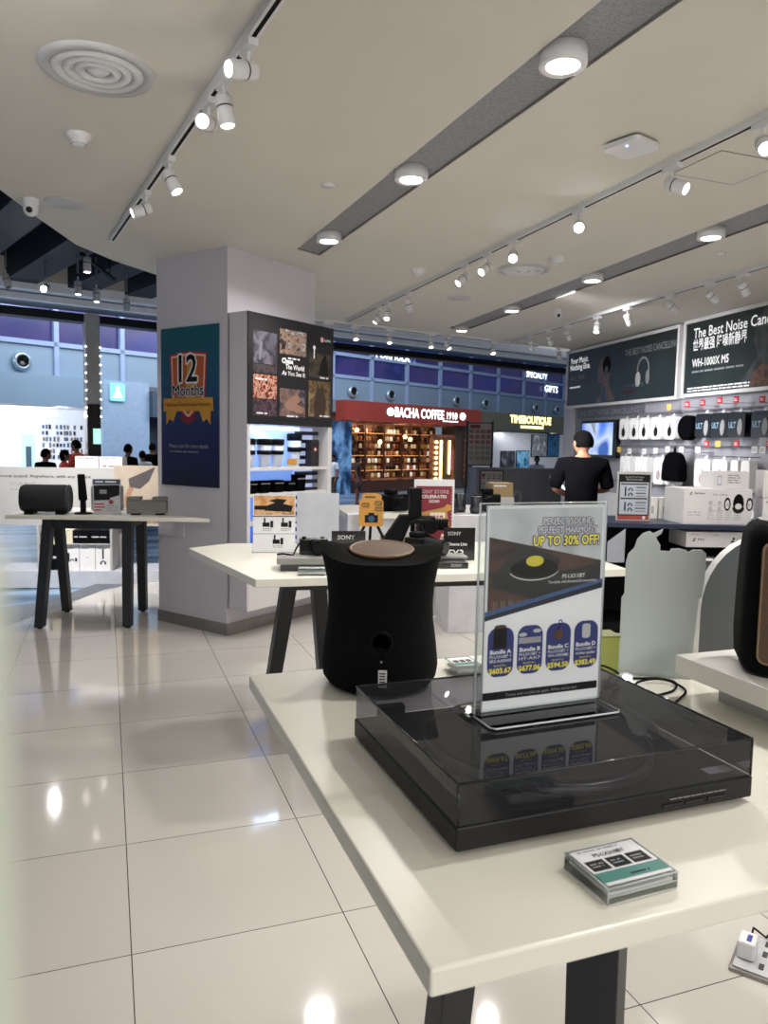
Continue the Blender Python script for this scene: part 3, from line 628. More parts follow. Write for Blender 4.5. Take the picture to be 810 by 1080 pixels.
def vent(x, y, la):
    t = thing('round_vent', la, 'air vent', (x, y, CZ), 0, 'round ceiling vents'); t.scale = (.84, .84, 1)
    b = B(); b.lathe([(.24, 0), (.235, -.012), (.20, -.016), (.19, -.004)], lgray, n=48); b.build('vent_rim', t)
    for i, r in enumerate((.17, .125, .08)): b = B(); b.lathe([(r+.02, -.006), (r, -.022), (r-.03, -.008), (r-.02, -.002)], plasw, n=40); b.build('vent_ring', t)
    b = B(); b.lathe([(.05, -.006), (.03, -.018), (0, -.02)], plasw, n=24); b.build('vent_core', t)
    b = B(); b.lathe([(.2, -.0015), (0, -.0014)], mat('vent_shadow', '#6c6b6a', .7), n=40); b.build('backing', t)
vent(-.012, 3.066, 'large round ringed air vent nearest the viewer'); vent(2.969, 5.153, 'round ringed air vent beside the glaring spotlight on the long track')
def disc_fix(name, la, cat, x, y, prof, m, grp=None, extra=None):
    t = thing(name, la, cat, (x, y, CZ), 0, grp); b = B(); b.lathe(prof, m, n=28); b.build('cover', t)
    if extra: extra(t)
def smk(t):
    b = B()
    for i in range(14):
        a = 2*pi*i/14; b.box(.028*cos(a)-.004, .028*cos(a)+.004, .028*sin(a)-.004, .028*sin(a)+.004, -.043, -.026, dgray)
    b.build('sensor_slots', t)
SM = [(.055, 0), (.055, -.018), (.036, -.026), (.034, -.04), (.02, -.048), (0, -.048)]
disc_fix('smoke_detector', 'white smoke detector beside the large near vent', 'smoke detector', -.097, 3.733, SM, plasw, 'smoke detectors on the ceiling', smk)
disc_fix('smoke_detector', 'white smoke detector next to the far round vent', 'smoke detector', 3.001, 4.753, SM, plasw, 'smoke detectors on the ceiling', smk)
disc_fix('smoke_detector', 'white smoke detector above the long spotlight track, near the near slot end', 'smoke detector', 2.249, 5.486, SM, plasw, 'smoke detectors on the ceiling', smk)
def cam_(t): b = B(); b.ball((-.004, -.03, -.065), .018, gblack); b.build('camera_lens', t)
CM = [(.045, 0), (.045, -.025), (.04, -.03), (.04, -.06), (.032, -.082), (.015, -.092), (0, -.094)]
disc_fix('security_camera', 'small white dome camera at the curved ceiling edge', 'security camera', -.383, 4.818, CM, plasw, 'dome cameras', cam_)
disc_fix('security_camera', 'small white dome camera above the corner of the poster wall', 'security camera', 4.116, 6.467, CM, plasw, 'dome cameras', cam_)
FLT = [(.11, 0), (.11, -.006), (.1, -.009), (0, -.009)]
disc_fix('ceiling_speaker', 'flat round ceiling speaker next to the dome camera', 'speaker', -.206, 4.814, FLT, lgray, 'flat round ceiling speakers')
disc_fix('ceiling_speaker', 'flat round ceiling speaker beyond the far vent', 'speaker', 3.014, 6.365, FLT, lgray, 'flat round ceiling speakers')
disc_fix('sprinkler_cover', 'tiny flat round cap beside the near ceiling slot', 'sprinkler', 1.095, 3.926, [(.035, 0), (.035, -.005), (0, -.006)], plasw, 'flat sprinkler caps')
disc_fix('sprinkler_cover', 'tiny flat round cap past the far ceiling slot', 'sprinkler', 3.946, 4.206, [(.035, 0), (.035, -.005), (0, -.006)], plasw, 'flat sprinkler caps')
t = thing('wireless_access_point', 'white rounded square wireless unit on the ceiling', 'wireless unit', (2.168, 2.87, CZ), R(18))
b = B(); b.zprism(rr(-.09, .09, -.09, .09, .028), -.035, -.008, plasw); b.build('cover', t, bevel=.008); b = B(); b.box(-.06, .06, -.06, .06, -.008, 0, dgray); b.build('bracket', t)
b = B(); b.ball((-.06, -.02, -.035), .006, mat('blue_led', '#6a7cff', .4, emit=6), n=6); b.build('indicator', t)
b = B(); b.box(-.19, .19, -.16, .16, -.002, 0, ceilm); b.box(-.19, .19, -.162, -.158, -.003, 0, gray); b.box(-.192, -.188, -.16, .16, -.003, 0, gray); b.box(.188, .192, -.16, .16, -.003, 0, gray); b.box(-.19, .19, .158, .162, -.003, 0, gray)
struct(b.build('trim_hatch', loc=(2.78, 2.95, CZ)))

# ------------------------------------------------------------------ poster wall
def on_wall(x, y, z): return WALL(x, y, z)
pgreen = ramp_mat('dark_green_print', ['#101716', '#1a2321', '#252e2b'], 1.2, .35)
dimskin = ramp_mat('dim_portrait', ['#3a2a22', '#6d4d3a', '#241a18'], 7, .3)
dimgray = ramp_mat('dim_gray_portrait', ['#232726', '#4a4f4c', '#171b1a'], 5, .3)
def lightbox(la, x0, x1, z0, z1):
    t = thing('lightbox_poster', la, 'poster', WALL(x0, -.001, 0), WA)
    w = x1-x0; b = B()
    for a in ((0, .035, z0, z1), (w-.035, w, z0, z1), (.035, w-.035, z0, z0+.035), (.035, w-.035, z1-.035, z1)): b.box(a[0], a[1], -.09, -.042, a[2], a[3], white)
    b.build('frame', t); b = B(); b.box(.035, w-.035, -.078, -.05, z0+.035, z1-.035, pgreen); b.build('print_panel', t); return t
lbw = mat('white_print_glow', '#e6e6e6', .6, emit=.35)  # glow added so the white poster print reads brighter
t = lightbox('dark wall poster reading Your Music Nothing Else with a headphone picture', .19, 2.77, 1.92, 2.70)
b = B(); y = -.080
b.text('Your Music.', .1, 2.52, .075, lbw, y, w=.5, bold=.02); b.text('Nothing Else.', .1, 2.43, .075, lbw, y, w=.55, bold=.02); b.text('1000X SERIES', .1, 2.3, .05, gtxt, y, w=.42); b.rect(.1, .4, 2.19, 2.21, lbw, y)
b.build('headline_text', t); b = B(); b.text('THE BEST NOISE CANCELLING', 1.5, 2.48, .075, gtxt, y, w=1.05, bold=.004); b.build('title_text', t); b = B(); b.text('WH-1000XM5', 1.5, 2.1, .05, gtxt, y, w=.42); b.text('NEW COLOR', 1.5, 2.03, .035, red, y, w=.24); b.build('product_text', t)
b = B()      # portrait in profile and a headphone
b.poly([(.85, 1.97), (1.3, 1.97), (1.27, 2.05), (1.16, 2.15), (1.14, 2.24), (1.15, 2.3), (1.13, 2.42), (1.06, 2.52), (.97, 2.53), (.90, 2.47), (.88, 2.40), (.84, 2.34), (.87, 2.32), (.86, 2.26), (.9, 2.21), (.98, 2.2), (.97, 2.1)], dimskin, y); b.disc(1.08, 2.42, .1, black, y-.001, rz=.11); b.disc(1.08, 2.36, .04, dimgray, y-.002, rz=.05); b.poly([(.96, 1.97), (1.1, 1.97), (1.06, 2.16), (1.0, 2.16)], mat('dim_blue', '#27405c'), y-.001)
b.build('portrait_print', t)
b = B(); n = 14
for i in range(n):
    a, c = R(-20+i*200/n), R(-20+(i+1)*200/n); b.poly([(1.9+.13*cos(a), 2.28+.16*sin(a)), (1.9+.13*cos(c), 2.28+.16*sin(c)), (1.9+.105*cos(c), 2.28+.135*sin(c)), (1.9+.105*cos(a), 2.28+.135*sin(a))][::1], gtxt, y)
b.disc(1.8, 2.19, .055, lgray, y-.001, rz=.085); b.disc(2.0, 2.2, .04, gray, y-.001, rz=.08); b.build('headphone_print', t)
t = lightbox('dark wall poster with English and Chinese noise cancelling text', 2.84, 5.1, 1.93, 2.715)
b = B(); b.text('The Best Noise Cancelling', .16, 2.52, .1, lbw, y, w=1.36, bold=.015); b.text('世界最强 降噪新静界', .16, 2.40, .09, lbw, y, w=.8, bold=.01); b.build('headline_text', t); b = B(); b.text('WH-1000X M5', .16, 2.23, .08, lbw, y, w=.56, bold=.02); b.lines(.16, .98, 2.16, 2.2, 1, gtxt, y); b.build('product_text', t); b = B(); b.lines(.1, 1.6, 1.975, 2.03, 2, lbw, y); b.build('fine_print', t)
b = B(); b.poly([(.85, 1.97), (2.3, 1.97), (2.2, 2.2), (1.75, 2.3), (1.7, 2.45), (1.72, 2.6), (1.6, 2.68), (1.2, 2.68), (1.08, 2.58), (1.05, 2.4), (1.12, 2.25)], dimgray, y+.001); b.poly([(1.02, 1.97), (1.3, 1.97), (1.32, 2.12), (1.2, 2.18), (1.06, 2.1)], dimskin, y-.0005); b.build('portrait_print', t)
t = thing('header_sign', 'gray header strip reading the best noise cancelling above the screen', 'sign', WALL(.44, -.013, 1.78), WA)
b = B(); b.box(0, 1.62, -.012, 0, 0, .13, mat('header_gray', '#626168')); b.build('strip', t); b = B(); b.text('THE BEST NOISE CANCELLING', .06, .035, .065, mat('header_letters', '#a4a3a8'), -.013, w=1.45); b.build('header_text', t)
t = thing('wall_screen', 'black framed blue lit screen on the wall beside the standing man', 'television', WALL(.70, -.013, 1.27), WA)
b = B(); b.box(0, .9, -.09, -.02, 0, .47, gblack); b.box(.3, .6, -.02, 0, .15, .35, black); b.build('screen_frame', t, bevel=.006)
b = B(); b.rect(.035, .83, .035, .435, ramp_mat('blue_screen', ['#2c4fb0', '#5b86e8', '#b8c8ea', '#3356a0'], 2.4, .2, emit=.7, detail=1), -.0915); b.poly([(.28, .43), (.34, .43), (.42, .3), (.37, .3)], wtxt, -.093); b.build('screen', t)

railm = mat('rail_gray', '#66666c', .5)
for z in (1.78, 1.415, .985):
    b = B(); b.box(1.45 if z < 1.7 else 2.0, 5.2, -.05, -.012, z, z+.02, railm); struct(b.build('trim_rail', loc=(6.1, 9.3, 0), rot=WA))
def headbox(nm, body, icon, w, h):
    t = thing(nm, '', 'headphone box'); d = .085
    b = B(); b.prism(rr(-w/2, w/2, -h, 0, .035), -d/2, d/2, body); b.build('box_body', t)
    b = B()
    if icon is not None: b.box(-.006, .006, -d/2-.003, -d/2-.001, -h*.55, -h*.3, icon); b.prism([(.036*cos(R(a)), -h*.66+.052*sin(R(a))) for a in range(0, 360, 24)], -d/2-.006, -d/2-.001, icon)
    if nm == 'black_headphone_box':
        b = B(); b.text('ULT', -w*.42, -h*.62, .055, mat('pale_blue_print', '#8fb0c8'), -d/2-.002, w=w*.42); b.prism([(w*.25+.03*cos(R(a)), -h*.6+.075*sin(R(a))) for a in range(0, 360, 24)], -d/2-.008, -d/2-.001, gray)
    b.build('printed_headphone', t)
    b = B(); b.box(-.015, .015, -.003, .003, 0, .035, plasw); b.cyl((0, .12, .03), (0, -.09, .03), .004, steel, n=8); b.build('hanging_hook', t); return t
hb = {'w': headbox('headphone_box', boxw, ink, .2, .24), 'p': headbox('headphone_box', boxw, mat('pink_gray_print', '#a08d88'), .2, .29), 'k': headbox('headphone_box', boxw, ink, .2, .29), 'n': headbox('headphone_box', boxw, mat('faint_print', '#c3c3c4'), .2, .29), 'u': headbox('black_headphone_box', gblack, ink, .22, .235)}
first = set()
def hang(k, x, z, sx, la, grp):
    p = WALL(x+.27-.025*(x-1.6), -.13, z)
    if k not in first: first.add(k); t = hb[k]; t.location = p; t.rotation_euler = (0, 0, WA); t['label'] = la; t['group'] = grp
    else: t = dup(hb[k], p, WA, la, grp)
    t.scale = (sx, 1, 1)
for i, x in enumerate((1.62, 1.85, 2.06, 2.30, 2.56)): hang('w', x, 1.735, .95, 'white headphone box with black headphone print, %s in the upper row from the screen' % ORD[i], 'white headphone boxes in the upper row')
for i, x in enumerate((3.12, 3.37, 3.62, 3.95, 4.3)): hang('u', x, 1.745, 1.08, 'black headphone box, %s after the round black case in the upper row' % ORD[i], 'black headphone boxes')
for i, (k, x, sx) in enumerate((('n', 1.63, .5), ('n', 1.75, .5), ('n', 1.97, .55), ('n', 2.10, .5), ('p', 2.39, .95), ('p', 2.62, .95), ('p', 3.15, 1.2), ('k', 3.42, 1.05), ('n', 3.63, .5), ('n', 3.78, .55))):
    hang(k, x, 1.30, sx, 'white headphone box, %s from the screen in the lower hanging row' % ORD[i], 'white headphone boxes in the lower row')
t = thing('headphone_case', 'round black headphone case hanging after the white boxes', 'case', WALL(3.07, -.13, 1.61), WA); b = B(); b.prism([(.125*cos(R(a)), .125*sin(R(a))) for a in range(0, 360, 15)], -.05, .05, blkcl); b.build('case_body', t, bevel=.01); b = B(); b.cyl((0, .12, .13), (0, -.06, .13), .004, steel, n=8); b.build('hanging_hook', t)
t = thing('sling_bag', 'black teardrop bag hanging in the lower row among white boxes', 'bag', WALL(3.02, -.24, 1.06), WA); b = B(); b.prism([(-.14, 0), (.14, 0), (.15, .06), (.14, .18), (.09, .27), (.03, .3), (-.03, .3), (-.09, .27), (-.14, .18), (-.15, .06)], -.06, .06, blkcl); b.build('bag_body', t, bevel=.02); b = B(); b.tube([(-.02, 0, .29), (0, 0, .36), (.02, 0, .29)], .008, black); b.cyl((0, .22, .35), (0, -.05, .35), .004, steel, n=8); b.build('bag_strap', t)
tagm = {'r': red, 'y': mat('tag_yellow', '#d8b24a'), 'w': plasw}
tagob = {}
for i, (x, z, c) in enumerate(((2.55, 1.84, 'y'), (2.86, 1.855, 'r'), (3.11, 1.86, 'r'), (3.36, 1.87, 'r'), (3.59, 1.865, 'r'), (3.93, 1.85, 'r'), (1.59, 1.385, 'y'), (1.82, 1.37, 'w'), (2.12, 1.37, 'w'), (2.34, 1.38, 'w'), (2.56, 1.4, 'w'), (2.8, 1.4, 'w'), (3.07, 1.4, 'w'), (3.2, 1.46, 'r'), (3.37, 1.46, 'y'), (3.63, 1.46, 'r'), (3.87, 1.41, 'w'), (3.97, 1.41, 'w'), (4.05, 1.46, 'r'))):
    la = '%s price tag on a peg, %s along the %s row of pegs' % ({'r': 'red', 'y': 'yellow', 'w': 'white'}[c], ORD[i if i < 6 else i-6], 'upper' if i < 6 else 'lower')
    if c not in tagob:
        t = thing('price_tag', la, 'price tag', WALL(x+.27, -.2, z-.03), WA, 'price tags on the pegs'); tagob[c] = t
        b = B(); b.prism(rr(-.036, .036, -.01, .05, .008), -.004, 0, tagm[c]); b.lines(-.026, .026, .005, .036, 2, wtxt if c == 'r' else gray, -.005); b.build('tag_card', t); b = B(); b.cyl((0, .19, -.008), (0, 0, -.008), .003, steel, n=6); b.build('tag_arm', t)
    else: dup(tagob[c], WALL(x+.27, -.2, z-.03), WA, la)

# ------------------------------------------------------------------ pillar poster, cabinet on the pillar
tealg = ramp_mat('teal_to_navy_print', ['#0a1030', '#101c52', '#0e4a6a', '#0c5561'], axis=2, lo=1.06, hi=2.2, rough=.35)
t = thing('warranty_poster', 'tall blue poster with a 12 Months warranty badge on the pillar', 'poster', PIL(0, .69, 0), PA-pi/2)
b = B(); b.box(0, .615, -.012, -.001, 1.055, 2.205, tealg); b.build('poster_board', t)
cx = .30; y = -.013
b = B(); om = mat('badge_orange', '#b0562a'); ym = mat('badge_yellow', '#bf8c30'); wm = mat('badge_pale', '#e2c0a0')
def shield(s_, m, yy): b.poly([(cx+x*s_, 1.83+z*s_) for x, z in ((-.18, -.15), (0, -.30), (.18, -.15), (.2, .18), (0, .2), (-.2, .18))], m, yy)
shield(1.0, red, y); shield(.93, wm, y-.0006); shield(.86, om, y-.0012); b.poly([(cx-.03, 1.64), (cx+.07, 1.64), (cx+.09, 2.0), (cx-.01, 2.0)], ym, y-.0018)
b.poly([(cx-.12, 1.56), (cx+.12, 1.56), (cx, 1.50)], mat('badge_maroon', '#7a2030'), y-.002)
b.poly([(cx-.27, 1.60), (cx+.27, 1.60), (cx+.265, 1.695), (cx-.265, 1.695)], ym, y-.004); b.poly([(cx-.24, 1.60), (cx-.12, 1.60), (cx-.15, 1.545), (cx-.16, 1.52), (cx-.2, 1.545), (cx-.24, 1.5)], ym, y-.003); b.poly([(cx+.12, 1.60), (cx+.24, 1.60), (cx+.24, 1.5), (cx+.2, 1.545), (cx+.16, 1.52), (cx+.15, 1.545)], ym, y-.003)
b.build('badge', t)
b = B(); b.outlined('12', cx, 1.815, .19, ink, wtxt, y-.003, .012, w=.2, al='C', bold=.02); b.flush('badge_number', t); b.outlined('Months', cx, 1.712, .08, ink, wtxt, y-.0045, .008, w=.33, al='C', bold=.012); b.flush('badge_word', t)
b.text('Overseas Travel Limited Warranty', cx, 1.635, .028, mat('badge_text', '#8a3a1a'), y-.005, w=.47, al='C', bold=.01); b.build('badge_text', t); b = B(); b.text('Please scan for more details', cx, 1.335, .028, gtxt, y-.001, w=.42, al='C'); b.lines(.1, .5, 1.295, 1.315, 1, gtxt, y-.001)
b.build('poster_text', t)
t = thing('pillar_panel', 'small flush white access panel low on the pillar above the display table', 'panel', PIL(0, .738, .67), PA-pi/2); b = B(); b.box(0, .29, -.012, -.001, 0, .075, pillm); b.build('cover', t, bevel=.004)

CB = PIL(0, -.195, 0)
t = thing('display_cabinet', 'tall white cabinet on the pillar with lit blue shelves', 'cabinet', CB, PA)
b = B(); b.box(0, .018, 0, .193, .2, 1.51, pillm); b.box(.018, .03, 0, .19, .2, 1.51, white); b.build('side_panel', t); b = B(); b.box(.875, .92, 0, .193, .2, 1.51, white); b.build('side_panel', t)
b = B(); b.box(.0, .92, .17, .193, .2, 2.27, white); b.build('back_panel', t)
b = B(); b.box(.03, .875, .0, .17, .2, .62, white); b.build('base_box', t)
b = B(); b.rect(.03, .66, .62, 1.5, ramp_mat('blue_lit_panel', ['#2f55c0', '#6f9cf0', '#b9d3ff'], axis=2, lo=.6, hi=1.5, emit=.55), .168); b.rect(.04, .65, 1.475, 1.5, mat('blue_strip', '#cfe8ff', emit=3, ecol='#c8e2ff'), .1); b.build('lit_back', t)
b = B()
for i in range(14): b.box(.665, .872, .10, .16, .64+i*.062, .668+i*.062, mat('slat_navy', '#10172c', .4))
b.box(.66, .875, .16, .168, .62, 1.5, mat('slat_gap', '#b9c6ea', .5, emit=.6)); b.build('slatted_side', t)
for z in (1.185, 1.0, .80): b = B(); b.box(.03, .875, .01, .168, z, z+.022, white); b.build('shelf', t)
L = bpy.data.lights.new('cabinet_lamp', 'AREA'); L.shape = 'RECTANGLE'; L.size = .5; L.size_y = .05; L.energy = 1.1; L.color = (.5, .68, 1); o = bpy.data.objects.new('cabinet_lamp', L); C.objects.link(o); o.location = PIL(.35, -.1, 1.47)
b = B(); b.box(0, .92, .004, .193, 1.51, 2.27, pillm); b.build('header_box', t); b = B(); b.box(0.001, .92, -.005, .004, 1.51, 2.27, mat('collage_black', '#131316', .4)); b.build('header_print', t)
b = B(); y = -.0065; kk = .006
tiles = [(.05, .285, 1.93, 2.15, 'mist_sky_print', ['#211f26', '#3a3742', '#6e6a76', '#2b2932', '#55525e'], 6), (.05, .285, 1.865, 1.925, 'dusk_print', ['#1a181c', '#4a3f42', '#262229'], 20), (.315, .6, 2.02, 2.195, 'splash_print', ['#151214', '#3a332f', '#94796a', '#5a4a40', '#a9a5a4', '#2a2220'], 13), (.63, .885, 1.88, 2.06, 'night_print', ['#0d0d10', '#1a1816', '#4a4034', '#141416'], 9), (.05, .285, 1.69, 1.855, 'coral_print', ['#5a1c16', '#8f3626', '#c9a48c', '#6a221a', '#3a1410'], 34), (.05, .285, 1.57, 1.685, 'crowd_print', ['#14101a', '#3a2a34', '#5c4650', '#1a141e'], 30), (.315, .595, 1.575, 1.775, 'gesture_print', ['#1c1c22', '#3c3a44', '#7c6058', '#2a2a32', '#8f8490'], 8), (.63, .885, 1.585, 1.855, 'animal_print', ['#2a2016', '#6e5838', '#4a3a26', '#8a7450', '#332818'], 9)]
for x0, x1, z0, z1, n, cols, sc in tiles: b.rect(x0, x1, z0, z1, ramp_mat(n, cols, sc, .35), y)
b.poly([(.40, 1.62), (.56, 1.6), (.58, 1.64), (.5, 1.67), (.55, 1.7), (.5, 1.74), (.42, 1.7), (.36, 1.66)], mat('pale_skin_print', '#8f6c5e'), y-.0006); b.poly([(.7, 1.57), (.82, 1.57), (.84, 1.7), (.8, 1.8), (.79, 1.84), (.76, 1.8), (.74, 1.84), (.72, 1.78), (.69, 1.68)], mat('dark_fur_print', '#35261a'), y-.0006); b.poly([(.1, 1.96), (.12, 1.95), (.14, 2.07), (.115, 2.09)], mat('mist_print', '#75737e'), y-.0006); b.poly([(.74, 1.9), (.86, 1.9), (.83, 2.06), (.78, 2.02)], ink, y-.0006)
b.box(.685, .695, y-.001, y, 2.02, 2.09, wtxt); b.disc(.69, 2.1, .015, wtxt, y-.001); b.build('photo_collage', t)
b = B(); b.text('Chase', .335, 1.955, .035, wtxt, y-.001, w=.12, bold=.04); b.text('The World', .375, 1.915, .035, wtxt, y-.001, w=.2, bold=.04); b.text('As You See It', .335, 1.87, .032, wtxt, y-.001, w=.25, slant=.2); b.build('title_text', t); b = B(); b.prism(rr(.765, .795, 2.15, 2.185, .006), y-.002, y, mat('logo_pink', '#d8a0a8')); b.text('ALPHA', .805, 2.157, .02, wtxt, y, w=.08); b.build('logo', t)
for x, z in ((.07, 1.81), (.4, 1.98), (.08, 1.575), (.39, 1.565), (.76, 1.87), (.76, 1.58)): b = B(); b.lines(x, x+.13, z, z+.025, 1, wtxt, y-.001); b.build('caption', t)
# things on its shelves
cup = None
for i, (x, h) in enumerate(((.10, .2), (.26, .205), (.39, .205), (.585, .25))):
    la = 'white cup with black bands on the lit upper shelf, %s from the plain side' % ORD[i]; p = PIL(x, -.195+.09, 1.2071)
    if cup is None:
        cup = thing('banded_cup', la, 'cup', p, 0, 'banded cups on the lit shelf')
        b = B(); b.lathe([(0, 0), (.034, 0), (.05, .16), (0, .165)], mat('frosted_cup', '#cfd6e4', .3), n=20); b.build('cup_body', cup); b = B(); b.lathe([(.046, .09), (.0495, .09), (.052, .12), (.047, .12)], black, n=20); b.build('band', cup); b = B(); b.lathe([(0, .16), (.053, .16), (.056, .195), (.05, .203), (0, .205)], black, n=20); b.build('lid', cup)
    else: dup(cup, p, 0, la).scale = (1.05, 1.05, h/.205)
for i, (x, w, h) in enumerate(((.14, .07, .09), (.255, .10, .09), (.40, .10, .09), (.535, .075, .08), (.70, .10, .125))):
    t = thing('black_pouch', 'small black accessory pouch on the second lit shelf, %s from the plain side' % ORD[i], 'pouch', PIL(min(x-.04, .605), -.13, 1.0225), PA, 'black pouches on the lit shelf'); b = B(); b.prism([(-w*.42, 0), (w*.42, 0), (w/2, h), (-w/2, h)], -.035, .035, blkcl); b.build('pouch_body', t, bevel=.006); b = B(); b.box(-w*.45, w*.45, -.037, -.035, h*.72, h*.78, gray); b.build('zip', t)
t = thing('tall_dark_box', 'tall dark box with a red mark at the end of the lit upper shelf', 'box', PIL(.745, -.145, 1.2075), PA); b = B(); b.box(-.045, .045, -.03, .03, 0, .2, mat('dark_carton', '#221a1c')); b.build('box_body', t); b = B(); b.disc(0, .13, .018, red, -.0305); b.disc(0, .13, .01, wtxt, -.031); b.build('mark', t)
t = thing('price_stand', 'tiny orange price sign among the cups on the lit shelf', 'price sign', PIL(.47, -.185, 1.2071), PA); b = B(); b.box(-.05, .05, 0, .004, 0, .025, acryl_edge); b.build('holder', t); b = B(); b.box(-.05, .05, -.003, 0, .02, .06, orange); b.build('price_card', t)

# ------------------------------------------------------------------ tables
def table(la, pts, z, th, legs, aprons, w0=.066):
    c = V((sum(p[0] for p in pts)/len(pts), sum(p[1] for p in pts)/len(pts)))
    t = thing('display_table', la, 'table', (c.x, c.y, 0), 0)
    b = B(); b.zprism(ccw([(p[0]-c.x, p[1]-c.y) for p in pts]), z-th, z, topm); b.build('tabletop', t, bevel=.003)
    for leg in legs:
        (tx, ty), (bx, by), ang = leg[:3]; w = leg[3] if len(leg) > 3 else w0
        b = B(); b.bar((bx-c.x, by-c.y, .012), (tx-c.x, ty-c.y, z-th), w*.95, w*.95, charcoal, w*1.05, w*1.05, R(ang)); b.cyl((bx-c.x, by-c.y, 0), (bx-c.x, by-c.y, .012), .018, black); b.build('leg', t, bevel=.002)
    for p, q, d in aprons:
        p, q = V(p)-c, V(q)-c; a = math.atan2(q.y-p.y, q.x-p.x); l = (q-p).length; b = B()
        b.T = Matrix.Translation((p.x, p.y, z-th-d)) @ Matrix.Rotation(a, 4, 'Z'); b.box(0, l, -.02, .02, 0, d, charcoal); b.build('apron', t)
    return t
TZ = .95
table('nearest white display table carrying the turntable and the black speaker', [(.25, .548), (1.55, .552), (1.55, 1.41), (.247, 1.40)], TZ, .026,
      [((.50, .95), (.40, .93), 0, .05), ((.735, .97), (.745, .97), 42, .08), ((1.35, .95), (1.45, .93), 0), ((1.2, .97), (1.18, .97), 42)], [((.5, .96), (.76, .96), .07), ((1.18, .96), (1.37, .96), .07), ((.75, .98), (1.2, .98), .06)])
MZ = .84
table('middle white display table with cameras in front of the pillar', [(.554, 2.995), (2.24, 2.852), (2.40, 3.82), (.60, 4.10), (.389, 3.96)], MZ, .035,
      [((.915, 3.86), (.83, 4.02), 0), ((1.05, 3.92), (1.14, 4.02), 0), ((2.2, 3.74), (2.26, 3.80), 0), ((2.06, 3.64), (2.085, 3.62), 0)], [((.90, 3.87), (2.2, 3.72), .19), ((.90, 3.87), (1.06, 3.92), .16)], .075)
table('white display table against the pillar with a long dark speaker', [(-.68, 5.94), (.68, 5.44), (.30, 5.98), (.30, 6.30), (-.5, 6.58)], MZ, .028,
      [((-.40, 6.01), (-.474, 5.97), -20), ((.14, 5.84), (.132, 5.83), -20), ((-.36, 6.36), (-.313, 6.49), -20), ((.25, 6.26), (.262, 6.36), -20)], [((-.41, 6.02), (.15, 5.85), .08), ((-.41, 6.02), (-.36, 6.37), .08), ((.14, 5.85), (.25, 6.26), .08), ((-.36, 6.36), (.25, 6.26), .08)])

# ------------------------------------------------------------------ on the nearest table
t = thing('turntable', 'black turntable under a smoked clear lid', 'turntable', (.345, .699, TZ), R(.6))
w, d = .413, .345
b = B(); b.box(0, w, 0, d, .006, .033, mat('turntable_black', '#131315', .42, var=.1, spec=.3)); b.build('plinth', t, bevel=.002)
for x in (.04, w-.04):
    for y in (.04, d-.04): b = B(); b.cyl((x, y, 0), (x, y, .007), .018, black); b.build('foot', t)
b = B(); b.lathe([(0, .034), (.148, .034), (.152, .037), (.152, .047), (.148, .049), (0, .049)], mat('platter_metal', '#4a4a4e', .3, metal=.6), (.20, .165, 0), 64); pl = b.build('platter', t)
b = B(); b.lathe([(.0, .0492), (.142, .0492), (.146, .051), (.142, .053), (.05, .0532), (0, .0534)], mat('rubber_mat', '#121213', .7), (.20, .165, 0), 56); b.build('slip_mat', pl); b = B(); b.cyl((.2, .165, .053), (.2, .165, .062), .0036, steel, n=10); b.build('spindle', pl)
b = B(); b.cyl((.37, .285, .034), (.37, .285, .05), .028, black); b.tube([(.37, .30, .058), (.37, .2, .058), (.365, .13, .057), (.345, .08, .055)], .0045, dgray); b.box(.333, .352, .05, .085, .05, .058, black); b.cyl((.37, .30, .058), (.37, .325, .058), .013, gray); b.build('tonearm', t)
b = B(); z0, z1 = .034, .081
b.add([(0.002, .002, z0), (w-.002, .002, z0), (w-.002, d-.002, z0), (.002, d-.002, z0), (.002, .002, z1), (w-.002, .002, z1), (w-.002, d-.002, z1), (.002, d-.002, z1)], [(4, 5, 6, 7), (0, 1, 5, 4), (1, 2, 6, 5), (2, 3, 7, 6), (3, 0, 4, 7)], smoke)
lid = b.build('dust_cover', t)
b = B(); e = .0015
for p, q in (((.002, .002, z1), (w-.002, .002, z1)), ((.002, .002, z1), (.002, d-.002, z1)), ((w-.002, .002, z1), (w-.002, d-.002, z1)), ((.002, d-.002, z1), (w-.002, d-.002, z1)), ((.002, .002, z0), (.002, .002, z1)), ((w-.002, .002, z0), (w-.002, .002, z1))): b.tube([p, q], e, mat('smoked_edge', '#1c1c20', .15), 6)
b.build('cover_edge', lid)
b = B()
for i in range(3): b.box(w-.14+i*.034, w-.112+i*.034, -.0015, 0, .013, .017, gblack)
b.rect(w-.145, w-.035, .0105, .011, dgray, -.001); b.build('button', t)
b = B(); b.lines(w-.13, w-.03, .021, .024, 1, gray, -.0012); b.build('printed_marks', t)
b = B(); b.box(w-.05, w-.012, .02, .036, .0335, .0342, lgray); b.build('label_plate', t)
for x in (.06, w-.06): b = B(); b.box(x-.02, x+.02, d-.004, d+.012, .02, .045, black); b.build('hinge', t)

